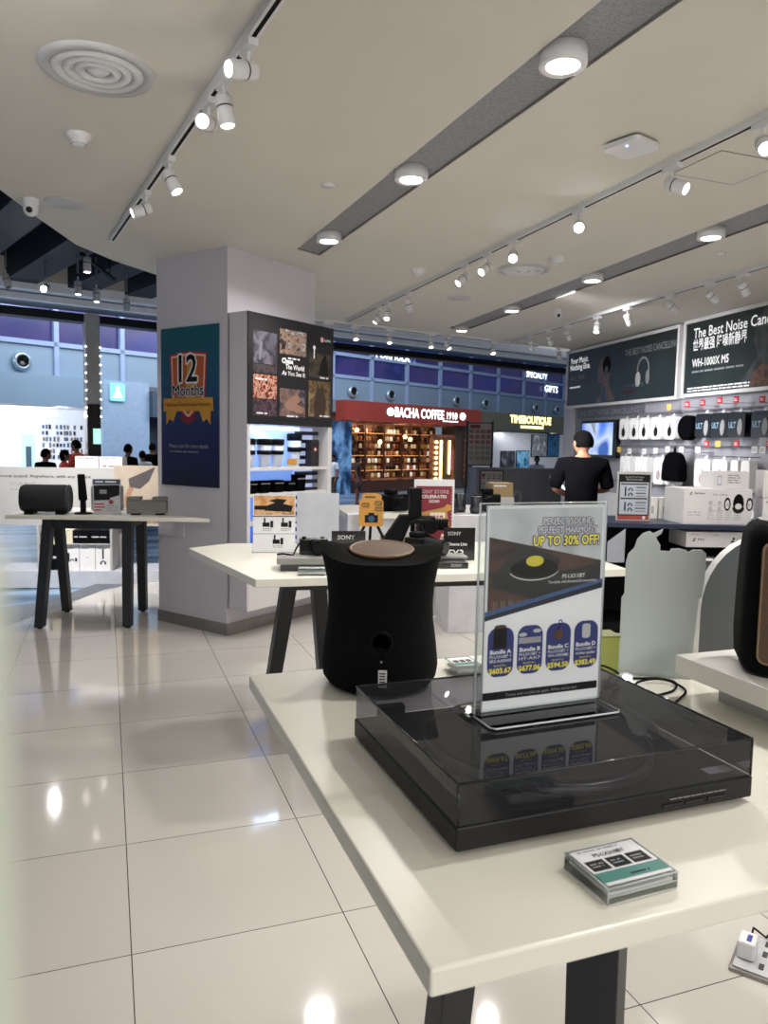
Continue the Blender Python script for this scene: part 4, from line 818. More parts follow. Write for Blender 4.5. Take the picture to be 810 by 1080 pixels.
# acrylic sign on the lid
SZ = TZ+.0825
t = thing('sign_holder', 'clear acrylic sign holder with the turntable offer, standing on the smoked lid', 'sign', (.4625, .8745, SZ), R(1.8))
W, Hh = .1855, .272
b = B(); b.zprism(rr(-.012, .189, -.052, .008, .008), 0, .003, acryl); b.zprism(rr(-.016, .186, -.01, .036, .008), .0031, .0055, acryl); bs = b.build('base_plate', t)
b = B(); loop = [(-.015, -.062), (.19, -.062), (.19, .008)]; b.tube([(x, y, .0015) for x, y in ((-.012, .0), (-.012, -.046), (-.006, -.052), (.183, -.052), (.189, -.046), (.189, .006))], .0012, acryl_edge, 6); b.build('edge', bs)
b = B(); b.box(-.01, W+.002, -.0045, -.0025, .003, Hh+.011, acryl); b.box(-.01, W+.002, .0035, .0055, .003, Hh+.011, acryl); b.build('clear_sleeve', t)
b = B(); b.tube([(-.01, 0, .004), (-.01, 0, Hh+.011), (W+.002, 0, Hh+.011), (W+.002, 0, .004)], .0016, acryl_edge, 6); b.build('sleeve_edge', t)
b = B(); b.box(0, W, -.0018, .0018, .0045, Hh+.008, paper); b.build('paper', t)
b = B(); Y = -.0021; E5 = .00006
def P(u, v): return (u*W, .008+v*Hh)
def pp(pts, m, k=0): b.poly([P(u, v) for u, v in pts], m, Y-k*E5)
marble = ramp_mat('marble_print', ['#a9a9b0', '#c6c6cb', '#d6d6d9'], 14)
woodp = ramp_mat('wood_print', ['#2a1a14', '#4a3128', '#5b3f34'], 60, stretch=(.2, 1, 1))
pp([(.02, .50), (.98, .62), (.98, .985), (.02, .985)], marble, 0)
pp([(.02, .44), (.98, .60), (.98, .715), (.02, .85)], woodp, 1)
pp([(.06, .66), (.27, .81), (.62, .735), (.55, .60), (.08, .63)], mat('plinth_print', '#2c2b2e'), 2); pp([(.06, .665), (.50, .655), (.98, .70), (.98, .60), (.5, .52), (.06, .60)], mat('plinth_front_print', '#222124'), 3)
b.disc(*P(.40, .69), .2*W, ink, Y-4*E5, rz=.05*Hh, n=32, a0=0, a1=360); b.disc(*P(.40, .725), .075*W, mat('record_label_yellow', '#d9c93c'), Y-5*E5, rz=.027*Hh)
for i in range(28): a = R(200+i*5); c = R(205+i*5); b.poly([P(.40+.22*cos(a), .69+.062*sin(a)), P(.40+.22*cos(c), .69+.062*sin(c)), P(.40+.215*cos(c), .69+.057*sin(c)), P(.40+.215*cos(a), .69+.057*sin(a))], wtxt, Y-5*E5)
for i in range(16): u = .04+i*.022; pp([(u, .475+.15*u/1.0*.9), (u+.012, .48+.15*u), (u+.012, .53), (u, .54)], [brown, mat('spine_tan', '#8a6a50'), mat('spine_gray', '#6a6a70')][i % 3], 4)
pp([(.0, .455), (1, .595), (1, .62), (.0, .485)], mat('print_blue_band', '#3c5a8c'), 6); pp([(.0, .435), (1, .565), (1, .60), (.0, .462)], mat('print_dark_band', '#1a2230'), 7); pp([(0, .0), (1, .0), (1, .572), (0, .440)], paper, 8)
def tx(s, u, v, h, m, w=None, al='L', k=10, bold=.012): x, z = P(u, v); b.text(s, x, z, h*Hh, m, Y-k*E5, w=w and w*W, al=al, bold=bold)
for s, u, v, h, w in (('PERFECT SOUND,', .90, .905, .032, .44), ('PERFECT HARMONY', .93, .862, .032, .51)): x, z = P(u, v); b.outlined(s, x, z, h*Hh, wtxt, navy, Y-10*E5, .0008, w=w*W, al='R', bold=.055)
x, z = P(.955, .80); b.outlined('UP TO 30% OFF!', x, z, .048*Hh, yel, navy, Y-10*E5, .0014, w=.575*W, al='R', bold=.025)
tx('PS-LX310BT', .84, .632, .020, wtxt, .2, 'R'); tx('Turntable with Bluetooth® connectivity', .95, .608, .014, wtxt, .43, 'R', bold=.0)
cap = mat('capsule_blue', '#26306f')
for i, (s, l2, l3, pr) in enumerate((('Bundle A', 'PS-LX310BT +', 'SRS-RA5000', '$603.67'), ('Bundle B', 'PS-LX310BT +', 'HT-AX7', '$677.06'), ('Bundle C', 'PS-LX310BT +', 'WH-1000XM5', '$594.50'), ('Bundle D', 'PS-LX310BT +', 'wireless speaker', '$383.49'))):
    u0 = .03+i*.245; u1 = u0+.215; zb = .16; zt = .405; uc = (u0+u1)/2
    b.poly(rr(u0*W, u1*W, .008+zb*Hh, .008+zt*Hh, .014, 6), cap, Y-10*E5)
    tx(s, uc, .275, .02, wtxt, .175, 'C', 12, .03); tx(l2, uc, .253, .015, wtxt, .18, 'C', 12, .005); tx(l3, uc, .232, .015, wtxt, .18, 'C', 12, .005); tx('Bundle Price', uc, .212, .009, yel, .1, 'C', 12, 0); tx(pr, uc, .177, .026, yel, .185, 'C', 12, .03)
pp([(.075, .30), (.185, .30), (.185, .40), (.16, .415), (.10, .415), (.075, .40)], ink, 12); b.disc(*P(.13, .41), .05*W, brown, Y-13*E5, rz=.009*Hh)
pp([(.285, .315), (.475, .315), (.475, .345), (.285, .345)], mat('bar_gray', '#9a9aa0'), 12); b.disc(*P(.32, .36), .035*W, lgray, Y-12*E5, rz=.01*Hh); b.disc(*P(.44, .375), .035*W, lgray, Y-12*E5, rz=.01*Hh)
b.disc(*P(.625, .345), .04*W, brown, Y-12*E5, rz=.026*Hh); b.disc(*P(.64, .41), .018*W, navy, Y-11*E5, rz=.012*Hh); b.disc(*P(.64, .41), .01*W, paper, Y-12*E5, rz=.006*Hh); pp([(.61, .37), (.625, .37), (.645, .40), (.635, .402)], ink, 12)
b.poly(rr(.835*W, .91*W, .008+.315*Hh, .008+.39*Hh, .004), lgray, Y-12*E5)
pp([(.0, .045), (.99, .045), (.99, .085), (.0, .085)], ink, 10); tx('Terms and conditions apply. While stocks last.', .5, .057, .015, gtxt, .62, 'C', 12, 0)
b.build('printed_offer', t)

# tall black speaker
t = thing('fabric_speaker', 'tall black fabric speaker with a tan disc on its waisted top', 'speaker', (.470, 1.292, TZ), R(-20))
prof = [(0, .0), (.082, 0), (.094, .006), (.104, .02), (.107, .04), (.103, .08), (.097, .12), (.0955, .15), (.098, .185), (.104, .215), (.1115, .243)]
N = 60; vs = []; fs = []
def edge(a): return .004+.009*cos(2*(a)) + .003*cos(4*a) + .006*sin(a)      # rim rises at the two sides and dips to the front
for r, z in prof:
    for i in range(N):
        a = 2*pi*i/N; k = z/.243; q = 1+.03*k*k*cos(3*a+pi/2)
        vs.append((r*q*cos(a), r*q*sin(a), z+edge(a)*k**3))
for j in range(len(prof)-1):
    for i in range(N): l = (i+1) % N; fs.append((j*N+i, j*N+l, j*N+N+l, j*N+N+i))
b = B(); b.add(vs, fs, fabric, True); b.build('fabric_body', t)
b = B(); vs = []; fs = []
for r, f in ((.1115, 1), (.10, 1.05), (.075, .75), (.06, .62)):
    for i in range(N):
        a = 2*pi*i/N; q = 1+.03*cos(3*a+pi/2)*(r/.1115); z = .243+edge(a)*f if r > .07 else .2465+.12*r*sin(a)
        vs.append((r*q*cos(a), r*q*sin(a), z))
for j in range(3):
    for i in range(N): l = (i+1) % N; fs.append((j*N+i, j*N+l, j*N+N+l, j*N+N+i))
b.add(vs, fs, mat('speaker_top_plastic', '#030303', .8, spec=.04), True); b.build('top_ring', t)
b = B(); b.T = Matrix.Translation((0, 0, .247)) @ Matrix.Rotation(R(7), 4, 'X') @ Matrix.Translation((0, 0, -.2465)); b.lathe([(.058, .246), (.060, .249), (.057, .2515), (.055, .250)], mat('tan_piping', '#7d6448', .5), n=48); b.lathe([(.0555, .2497), (.03, .2515), (0, .252)], mat('tan_grille', '#5d4632', .7, var=.2, scale=300), n=48); b.build('tan_disc', t)
b = B(); b.T = Matrix.Translation((.002, -.099, .100)) @ Matrix.Rotation(R(90), 4, 'X'); b.lathe([(.021, -.004), (.021, .003), (.018, .004), (.016, .001), (.013, -.008), (0, -.014)], black, n=28); b.T = Matrix(); b.disc(.002, .100, .0135, mat('port_hole', '#010101', .9, spec=0), -.1005); b.disc(.003, .068, .002, gray, -.1045); b.build('rear_port', t)
b = B(); b.prism(rr(-.002, .013, .024, .054, .001), -.1085, -.106, plasw); b.lines(.0, .011, .027, .051, 5, ink, -.1087); b.build('label_sticker', t)

# price block
def price_block(la, loc, rot, w, d, h, text, grp=None):
    t = thing('price_block', la, 'price block', loc, rot, grp)
    b = B(); b.box(0, w, 0, d, 0, h, clear('block_acrylic', '#fbfdfc', .1) if 'block_acrylic' not in MATS else MATS['block_acrylic']); b.build('acrylic_block', t)
    b = B()
    for p, q in (((0, 0, 0), (w, 0, 0)), ((0, 0, h), (w, 0, h)), ((0, 0, h), (0, d, h)), ((w, 0, h), (w, d, h)), ((0, d, h), (w, d, h)), ((0, 0, 0), (0, d, 0)), ((w, 0, 0), (w, d, 0)), ((0, 0, 0), (0, 0, h)), ((w, 0, 0), (w, 0, h)), ((0, 0, h*.45), (w, 0, h*.45))): b.tube([p, q], .0007, acryl_edge, 5)
    b.build('block_edge', t)
    b = B(); b.box(.004, w-.003, .003, d-.003, h*.35, h*.6, mat('block_core', '#dde1df', .3)); b.build('block_core', t)
    b = B(); b.T = Matrix.Translation((0, 0, h+.0003)) @ Matrix.Rotation(R(-90), 4, 'X')
    b.rect(.003, w-.002, .004, d-.003, paper); b.rect(.003, w-.002, .08*d+.003, .36*d, mat('teal_band', '#3f8078'), -.0002)
    for i in range(3): x0 = .006+i*(w-.01)/3; b.rect(x0, x0+(w-.01)/3-.003, .40*d, .66*d, ink, -.0002); b.lines(x0+.003, x0+(w-.01)/3-.006, .47*d, .60*d, 2, gtxt, -.0004)
    if text: b.text(text, w/2, .72*d, .085*d, ink, -.0004, w=w*.46, al='C'); b.lines(.01, w*.9, .87*d, .93*d, 1, gray, -.0004)
    b.lines(w*.45, w*.8, .16*d, .24*d, 1, ink, -.0004); b.build('printed_card', t)
    return t
price_block('clear block with a printed turntable price card, nearest the table front', (.449, .577, TZ), R(2.5), .086, .070, .0165, 'PS-LX310BT')
price_block('small clear price block at the back of the nearest table beside the sign', (.62, 1.27, TZ), R(0), .05, .06, .022, None)

# cable and plug
t = thing('power_cable', 'thin black looped cable with a lit white plug on the nearest table', 'cable', (.9, 1.1, TZ))
pts = []
def sp(P_, n=10):
    out = []
    for i in range(1, len(P_)-2):
        p0, p1, p2, p3 = [V(P_[i+k]) for k in (-1, 0, 1, 2)]
        for j in range(n):
            s = j/n; out.append(.5*((2*p1)+(p2-p0)*s+(2*p0-5*p1+4*p2-p3)*s*s+(3*p1-p0-3*p2+p3)*s**3))
    out.append(V(P_[-2])); return out
b = B(); b.tube(sp([(-.07, .07, .004), (-.045, .085, .012), (-.015, .092, .024), (.008, .08, .016), (.02, .066, .006), (.05, .06, .003), (.085, .05, .003), (.10, .02, .003), (.06, -.02, .003), (.0, -.03, .003), (-.01, .0, .003), (.03, .035, .006), (.08, .03, .008), (.088, -.02, .003), (.04, -.06, .003), (-.01, -.09, .003), (-.03, -.12, .003)]), .0022, black, 6); b.build('cord', t)
b = B(); b.box(.012, .034, .058, .074, .0, .012, plasw); b.ball((.015, .055, .01), .005, mat('white_led', '#dfefff', emit=25, ecol='#dfefff'), n=6); b.build('lit_plug', t)

# cut-out board, rounded board, yellow box
px = [(240, 650), (240, 340), (250, 325), (250, 200), (258, 165), (280, 140), (290, 105), (310, 82), (335, 72), (350, 80), (385, 62), (380, 80), (360, 95), (365, 105), (378, 125), (378, 148), (415, 148), (418, 138), (450, 135), (478, 142), (485, 148), (500, 138), (535, 137), (550, 150), (550, 235), (543, 320), (532, 330), (520, 545), (520, 650)]
k = .152/310
t = thing('cutout_board', 'pale blank cut-out board seen from behind at the back of the nearest table', 'display board', (.936, 1.205, TZ), R(-33))
b = B(); b.prism([((x-240)*k*.98, (650-z)*k) for x, z in px][::-1], 0, .004, mat('pale_card', '#c3cbc8', .4, var=.03)); b.build('board', t)
b = B(); b.box(.05, .11, .005, .06, 0, .003, mat('pale_card', '#c3cbc8')); b.build('foot', t)
t = thing('arch_board', 'gray round-topped board with a white edge behind the cut-out board', 'display board', (1.178, 1.255, TZ), R(-22))
pts = [(0, 0), (.26, 0), (.26, .10)]+[(.13+.13*cos(R(a)), .10+.16*sin(R(a))) for a in range(10, 180, 10)]+[(0, .10)]
b = B(); b.prism(pts, 0, .03, ramp_mat('gray_gradient_print', ['#58595b', '#3c4245', '#3a4043'], axis=2, lo=0, hi=.26, rough=.4), white); b.build('board', t)
t = thing('lime_box', 'small yellow green box at the back of the nearest table behind the sign', 'box', (.875, 1.215, TZ), R(-14)); b = B(); b.box(0, .06, 0, .05, 0, .075, mat('lime_carton', '#8f9440', .5)); b.build('box_body', t, bevel=.002); b = B(); b.box(-.001, .061, -.001, .051, .073, .0765, mat('lime_lid', '#6f7434', .5)); b.build('box_lid', t)

# riser with the second speaker
t = thing('display_riser', 'white T shaped riser under the black and brown speaker', 'riser', (.938, .72, TZ), 0)
b = B(); b.box(0, .36, 0, .332, .047, .08, mat('riser_white', '#dcdad4', .35, var=.02)); b.build('riser_top', t, bevel=.0015); b = B(); b.box(.07, .32, .06, .30, 0, .047, mat('riser_gray', '#c9c8c4', .4)); b.build('riser_foot', t); b = B(); b.box(.066, .07, .02, .17, 0, .047, mat('pale_green_sheet', '#b9c8c4', .2)); b.build('side_sheet', t)
t = thing('rounded_speaker', 'black fabric speaker with a brown side panel on the white riser', 'speaker', (1.050, .925, TZ+.0802), R(-37))
def rsq(h, r, z, n=8): return [(x, y, z) for x, y in rr(-h, h, -h, h, r, n)]
b = B(); lv = [(.062, .04, 0), (.066, .042, .004), (.0745, .046, .022), (.0765, .046, .06), (.0755, .046, .14), (.0735, .046, .20), (.071, .046, .225), (.064, .044, .240), (.052, .04, .247)]
vs = []; fs = []; n = 36
for h, r, z in lv: vs += rsq(h, r, z)
for j in range(len(lv)-1):
    for i in range(n): l = (i+1) % n; fs.append((j*n+i, j*n+l, j*n+n+l, j*n+n+i))
b.add(vs[:], fs, fabric, True); b.build('fabric_body', t)
b = B(); b.zprism([(x, y) for x, y, _ in rsq(.052, .04, 0)], .2465, .249, gray); b.build('top_plate', t)
b = B(); b.zprism([(x, y) for x, y, _ in rsq(.0665, .042, 0)], -.0005, .004, gblack); b.build('base_ring', t)
b = B(); b.prism(rr(-.056, .06, .026, .218, .014), -.0795, -.05, mat('brown_grille', '#4a3526', .8, var=.25, scale=300)); b.build('brown_panel', t)
b = B(); q = rr(-.056, .06, .026, .218, .014); b.tube([(x, -.079, z) for x, z in q+[q[0]]], .0017, mat('tan_piping', '#9c7d58'), 6); b.build('panel_piping', t)

# ------------------------------------------------------------------ on the middle table
def at(x, y, z=MZ): return (x, y, z)
t = thing('product_card', 'tall white card picturing cameras and their add-ons on the middle table', 'display card', at(.672, 3.724), R(-12))
b = B(); b.box(0, .215, -.003, .003, 0, .293, acryl); b.box(0, .215, -.003, .05, 0, .003, acryl); b.build('clear_holder', t)
b = B(); y = -.0035; b.rect(.004, .211, .004, .289, paper, y); b.rect(.008, .207, .19, .285, ramp_mat('sunset_print', ['#7a3a20', '#c88a4a', '#d8b080', '#8a5a38'], 14), y-.0002); b.poly([(.06, .21), (.19, .205), (.2, .235), (.15, .245), (.17, .265), (.12, .27), (.08, .26), (.11, .25), (.07, .235)], ink, y-.0004); b.rect(.01, .07, .215, .235, ink, y-.0004)
for x, z in ((.05, .13), (.14, .13), (.10, .045)): b.rect(x, x+.035, z, z+.022, ink, y-.0004); b.rect(x+.006, x+.014, z+.02, z+.045, ink, y-.0004); b.rect(x+.038, x+.052, z-.003, z+.03, ink, y-.0004); b.lines(x, x+.05, z-.02, z-.005, 2, gray, y-.0004)
b.rect(.004, .211, .094, .097, gray, y-.0004); b.rect(.004, .211, .180, .186, brown, y-.0004); b.build('print', t)
t = thing('blank_board', 'blank pale acrylic board beside the camera card on the middle table', 'display board', at(.935, 3.885), R(-12)); b = B(); b.prism(rr(0, .222, 0, .286, .003), 0, .006, mat('pale_acrylic', '#bcbfc8', .15)); b.build('board', t); b = B(); b.box(.02, .2, .006, .07, 0, .004, acryl); b.build('foot', t)
t = thing('small_white_box', 'small white box standing beyond the blank board on the middle table', 'box', at(1.21, 3.87), R(-12)); b = B(); b.box(0, .065, 0, .1, 0, .17, mat('carton_gray_white', '#b9bcc6')); b.build('box_body', t, bevel=.002); b = B(); b.rect(.01, .06, .12, .15, lgray, -.0005); b.build('print', t)
def pedestal(la, x, y, rot, w, d, h):
    t = thing('camera_pedestal', la, 'pedestal', at(x, y), R(rot)); b = B(); b.box(0, w, 0, d, .03, h, mat('pedestal_gray', '#8d8c88', .4)); b.box(.015, w-.01, .012, d-.01, 0, .03, mat('pedestal_dark', '#3a3b3c', .4)); b.build('block', t, bevel=.003); return t
pedestal('low gray pedestal carrying the black camera at the near corner of the middle table', .672, 3.15, -14, .24, .17, .058)
t = thing('camera', 'compact black camera on the gray pedestal by the pillar side', 'camera', at(.79, 3.22, MZ+.0585), R(-8))
b = B(); b.box(0, .125, 0, .045, 0, .07, gblack); b.build('camera_body', t, bevel=.006); b = B(); b.cyl((.075, 0, .034), (.075, -.045, .034), .032, black); b.cyl((.075, -.045, .034), (.075, -.05, .034), .026, gblack); b.build('camera_lens', t); b = B(); b.cyl((.02, .02, .07), (.02, .02, .078), .01, black); b.cyl((.1, .02, .07), (.1, .02, .076), .009, black); b.build('dial', t); b = B(); b.tube([(-.002, .01, .05), (-.02, 0, .02), (-.03, -.01, .0), (-.075, -.01, .008), (-.10, -.02, .006)], .004, black, 6); b.build('strap', t)
price_block('gray price block in front of the camera pedestal on the middle table', at(.738, 3.03), R(-14), .11, .045, .03, None)
def desk_sign(la, x, y, rot, w, h, lines):
    t = thing('desk_sign', la, 'sign', at(x, y), R(rot)); b = B(); b.box(0, w, 0, .012, 0, h, gblack); b.build('sign_block', t)
    b = B()
    for s, u, v, hh, ww in lines: b.text(s, u, v, hh, wtxt, -.0008, w=ww, bold=.02)
    b.build('sign_text', t); return t
desk_sign('black sign half hidden behind the tan topped speaker', 1.05, 3.62, -12, .17, .112, [('SONY', .03, .07, .022, .085)])
desk_sign('black sign reading Cinema Line FX3 on the middle table', 1.507, 3.275, -12, .152, .157, [('SONY', .018, .122, .017, .064), ('Cinema Line', .018, .072, .015, .095), ('FX3', .022, .018, .034, .075)])
t = pedestal('low gray pedestal in front of the Cinema Line sign', 1.40, 3.15, -12, .16, .11, .042)
t = thing('name_plate', 'black plate with white lettering lying at the edge of the middle table', 'sign', at(1.36, 3.06), R(-12)); b = B(); b.box(0, .16, 0, .07, 0, .028, gblack); b.build('plate', t, bevel=.003); b = B(); b.text('SONY', .08, .009, .012, wtxt, -.0008, w=.05, bold=.02); b.build('plate_text', t)
t = thing('cinema_camera', 'black cinema camera on a gray pedestal behind the speaker', 'camera', at(1.37, 3.20, MZ+.0425), R(30))
b = B(); b.box(-.02, .075, 0, .1, 0, .075, black); b.box(.0, .06, .03, .09, .075, .1, black); b.build('camera_body', t, bevel=.006); b = B(); b.cyl((.028, 0, .04), (.028, -.1, .04), .036, black); b.cyl((.028, -.1, .04), (.028, -.105, .04), .03, gblack); b.build('camera_lens', t); b = B(); b.tube([(.03, .09, .1), (.03, .09, .14), (.03, .06, .15), (.03, .0, .15)], .012, black, 8); b.build('top_handle', t)
t = thing('gimbal_rig', 'black camera rig with raised arm and angled grip on the middle table', 'camera', at(1.38, 3.52), R(-12))
b = B(); b.bar((-.08, 0, .0), (.03, 0, .2), .12, .06, black, .07, .06); b.bar((.03, 0, .16), (.06, 0, .2), .07, .06, black); b.build('grip', t, bevel=.006)
b = B(); b.box(.04, .10, -.03, .03, .17, .335, black); b.build('raised_arm', t, bevel=.006); b = B(); b.box(.09, .17, -.04, .06, .11, .19, black); b.cyl((.13, -.04, .15), (.13, -.12, .15), .036, black); b.cyl((.09, 0, .10), (.18, -.02, .06), .02, black); b.box(.15, .24, -.02, .03, .12, .18, gblack); b.build('camera_body', t, bevel=.005); b = B(); b.cyl((.12, 0, 0), (.12, 0, .11), .012, black); b.lathe([(0, .012), (.07, .008), (.072, 0)], black, (.12, 0, 0)); b.build('stand', t)
t = thing('orange_camera_card', 'orange card with a camera picture on black tripod legs', 'display card', at(1.36, 4.16, 0), R(-12))
t.location = (1.245, 3.78, MZ+.045)
b = B(); b.prism([(.006, .07), (.122, .07), (.128, .08), (.128, .2), (.118, .215), (.118, .235), (.095, .245), (.035, .245), (.015, .235), (.012, .215), (.0, .2), (.0, .08)], -.002, .002, orange); b.build('card', t); b = B(); y = -.003
b.rect(.03, .1, .09, .13, ink, y); b.rect(.048, .08, .13, .142, ink, y); b.disc(.065, .11, .017, mat('lens_blue', '#1f4a6a'), y-.0004)
for x, z in ((.012, .17), (.08, .18), (.082, .15)): b.prism(rr(x, x+.042, z, z+.025, .008), y-.0003, y, mat('mustard_dark', '#6a5020')); b.lines(x+.005, x+.038, z+.004, z+.02, 2, orange, y-.0006)
b.lines(.03, .1, .215, .235, 1, brown, y); b.build('print', t); b = B(); b.tube([(.03, .01, .07), (.0, .0, .01), (-.02, -.02, -.044)], .008, black, 6); b.tube([(.1, .01, .07), (.13, 0, .01), (.15, -.02, -.044)], .008, black, 6); b.tube([(.065, .02, .09), (.065, .06, -.044)], .008, black, 6); b.build('tripod_leg', t)
t = thing('sale_poster_stand', 'dark red store celebration poster in a white holder on the middle table', 'poster', at(1.49, 3.62), R(-12))
W_, H_ = .212, .372; b = B(); b.box(0, W_, 0, .006, 0, H_, plasw); b.box(0, W_, -.02, .06, 0, .004, plasw); b.build('holder', t)
b = B(); y = -.001; b.rect(.01, W_-.01, .01, H_-.035, redd, y); b.text('SONY STORE', W_/2, .30, .018, wtxt, y-.0005, w=.15, al='C'); b.text('CELEBRATES', W_/2, .275, .016, wtxt, y-.0005, w=.13, al='C'); b.text('SG60', W_/2, .252, .014, wtxt, y-.0005, w=.055, al='C')
b.poly([(.04, .20), (.17, .23), (.19, .13), (.06, .10)], mat('voucher_gold', '#b98a4a'), y-.0005); b.poly([(.085, .20), (.165, .20), (.165, .14), (.085, .14)], mat('voucher_cream', '#e8dcc8'), y-.001); b.text('$60', .125, .155, .03, redd, y-.0015, w=.06, al='C', bold=.03); b.disc(.18, .225, .018, orange, y-.001)
for x in (.05, .16): b.poly([(x-.03, .03), (x+.02, .03), (x+.025, .08), (x-.01, .09)], mat('voucher_cream', '#e8dcc8'), y-.001); b.lines(x-.02, x+.015, .04, .075, 3, redd, y-.0014)
for i in range(18):
    for x in (.014, W_-.014): b.disc(x, .02+i*.018, .0025, wtxt, y-.001, n=6)
b.build('print', t)
t = thing('khaki_case', 'flat khaki case lying behind the tan topped speaker', 'case', at(1.30, 3.98), R(-12)); b = B(); b.box(.12, .28, -.16, -.06, 0, .05, mat('khaki_cloth', '#8a8456', .8)); b.build('case_body', t, bevel=.008); b = B(); b.box(.12, .28, -.1615, -.159, .024, .028, brown); b.build('zip', t)
for i, (x, y, r_, la) in enumerate(((2.265, 3.04, -18, 'blank gray leaflet card standing at the near end of the middle table beyond the sign'), (2.33, 3.55, -30, 'blank gray leaflet card farther along the middle table behind the cut-out board'))):
    t = thing('leaflet_card', la, 'card', at(x, y), R(r_), None); b = B(); b.prism([(0, 0), (.085, 0), (.085, .165), (.0, .10)], 0, .004, mat('card_gray', '#8f939c', .4)); b.build('card', t); b = B(); b.box(.02, .07, .004, .05, 0, .003, acryl); b.build('foot', t)

# ------------------------------------------------------------------ rear white display table and its goods
t = thing('rear_counter', 'white rear counter with a raised white cube, far behind the middle table', 'counter', (2.14, 5.62, 0), R(-8))
b = B(); b.box(-.35, 1.0, 0, .8, 0, .80, mat('counter_white', '#c9c8ca', .4)); b.build('counter_body', t); b = B(); b.box(-.38, 1.03, -.03, .83, .80, .84, topm); b.build('worktop', t, bevel=.003); b = B(); b.box(-.33, .98, .02, .78, -.0, .08, dgray); b.build('plinth', t)
b = B(); b.box(-.35, 1.0, -.004, 0, .42, .425, gray); b.build('drawer_line', t)
t = thing('white_cube', 'white display cube standing between the rear counter and the red poster', 'pedestal', (2.36, 5.02, 0), R(-10)); b = B(); b.box(0, .30, 0, .4, 0, .88, mat('cube_white', '#cfced2', .4)); b.build('cube_body', t, bevel=.004); b = B(); b.box(0.01, .29, -.002, .0, .62, .625, gray); b.build('joint', t)
def camera_far(x, y, z, r_, la, s=1.0):
    t = thing('display_camera', la, 'camera', (x, y, z), R(r_), 'black cameras on the rear counter'); b = B(); b.box(-.07, .07, -.03, .03, 0, .09, black); b.box(-.03, .03, -.03, .03, .09, .12, black); b.build('camera_body', t, bevel=.008); b = B(); b.cyl((0, -.03, .045), (0, -.12, .045), .038, black); b.build('camera_lens', t); t.scale = (s, s, s); return t
camera_far(2.20, 5.85, .8401, 20, 'black camera on the rear counter, directly behind the orange card', 1.5)
camera_far(2.45, 6.0, .8401, -20, 'black camera on the rear counter beside the raised rig arm', 1.4)
camera_far(2.78, 6.0, .8401, 10, 'black camera on the rear counter behind the red poster', 1.3)
camera_far(3.02, 5.72, .8401, -15, 'black camera at the far end of the rear counter', 1.6)
for i, (x, y, h) in enumerate(((2.43, 5.18, .10), (2.535, 5.24, .14), (2.62, 5.13, .125))):
    t = thing('lens_barrel', 'dark camera lens standing on the white cube, %s from the red poster' % ORD[i], 'camera lens', (x, y, .8801), 0, 'lenses on the white cube'); b = B(); b.lathe([(0, 0), (.045, 0), (.048, .05), (.042, .06), (.045, h), (.038, h+.004), (0, h-.005)], mat('lens_navy', '#10131c', .35), n=20); b.build('barrel', t); b = B(); b.lathe([(.0485, .02), (.0495, .025), (.0495, .04), (.0485, .045)], dgray, n=20); b.build('focus_ring', t)
t = thing('laptop_tray', 'low white tray with a small device on the counter before the standing man', 'tray', (3.28, 5.08, MZ), R(-9)); b = B(); b.box(0, .30, 0, .2, 0, .02, lgray); b.box(.0, .30, 0, .01, .02, .035, plasw); b.build('tray_body', t, bevel=.003); b = B(); b.box(.03, .11, .05, .1, .02, .06, plasw); b.build('device', t)
t = thing('kraft_box', 'small tan box standing in front of the gray kiosk', 'box', (3.62, 6.75, 0), R(-9)); b = B(); b.box(0, .22, 0, .2, .88, 1.02, mat('kraft', '#a08a62', .6)); b.build('box_body', t); b = B(); b.box(-.01, .23, -.01, .21, 0, .88, mat('counter_white', '#c9c8ca')); b.build('stand', t); b = B(); b.rect(.02, .15, .985, 1.0, wtxt, -.001); b.build('label', t)
t = thing('light_ring', 'glowing white ring standing behind the man near the wall column', 'lamp', (4.38, 6.49, 0), R(-34))
b = B(); pts = [(.115*cos(R(a)), 0, 1.06+.115*sin(R(a))) for a in range(0, 361, 12)]; b.tube(pts, .011, mat('ring_glow', '#dff0ff', emit=1.6, ecol='#dff0ff'), 8); b.build('ring', t); b = B(); b.cyl((0, 0, 0), (0, 0, .945), .012, gray); b.lathe([(0, .02), (.12, .012), (.12, 0)], gray); b.build('stand', t)

# ------------------------------------------------------------------ game display counter
GA = R(-24.5); G0 = (3.12, 4.865)
t = thing('game_counter', 'black counter with a navy edge carrying the white game boxes', 'counter', (*G0, 0), GA)
b = B(); b.box(0, 2.1, 0, .62, MZ-.035, MZ, navyd); b.build('worktop', t, bevel=.003); b = B(); b.box(0, .03, .02, .6, 0, MZ-.035, gblack); b.box(2.07, 2.1, .02, .6, 0, MZ-.035, gblack); b.box(.03, 2.07, .5, .6, 0, MZ-.035, black); b.build('counter_body', t); b = B(); b.box(.03, 2.07, .03, .5, .44, .47, black); b.build('shelf', t); b = B(); b.box(.03, 2.07, .03, .5, .0, .08, black); b.build('plinth', t)
def gpt(x, y): return (G0[0]+x*cos(GA)-y*sin(GA), G0[1]+x*sin(GA)+y*cos(GA))
def gbox(la, x, y, z, w, d, h, rot, art, grp=None, nm='game_box'):
    t = thing(nm, la, 'box', (*gpt(x, y), z), GA+R(rot), grp)
    b = B(); b.box(0, w, 0, d, 0, h, boxw); b.build('box_body', t, bevel=.002); b = B(); b.t = t; art(b, w, h, -.0012); b.build('printed_art', t); return t
def pad(b, x, z, s, m, y): b.disc(x, z, s*.5, m, y, rz=s*.55, a0=20, a1=160, n=10); b.disc(x-s*.5, z-s*.1, s*.22, m, y, rz=s*.4); b.disc(x+s*.5, z-s*.1, s*.22, m, y, rz=s*.4)
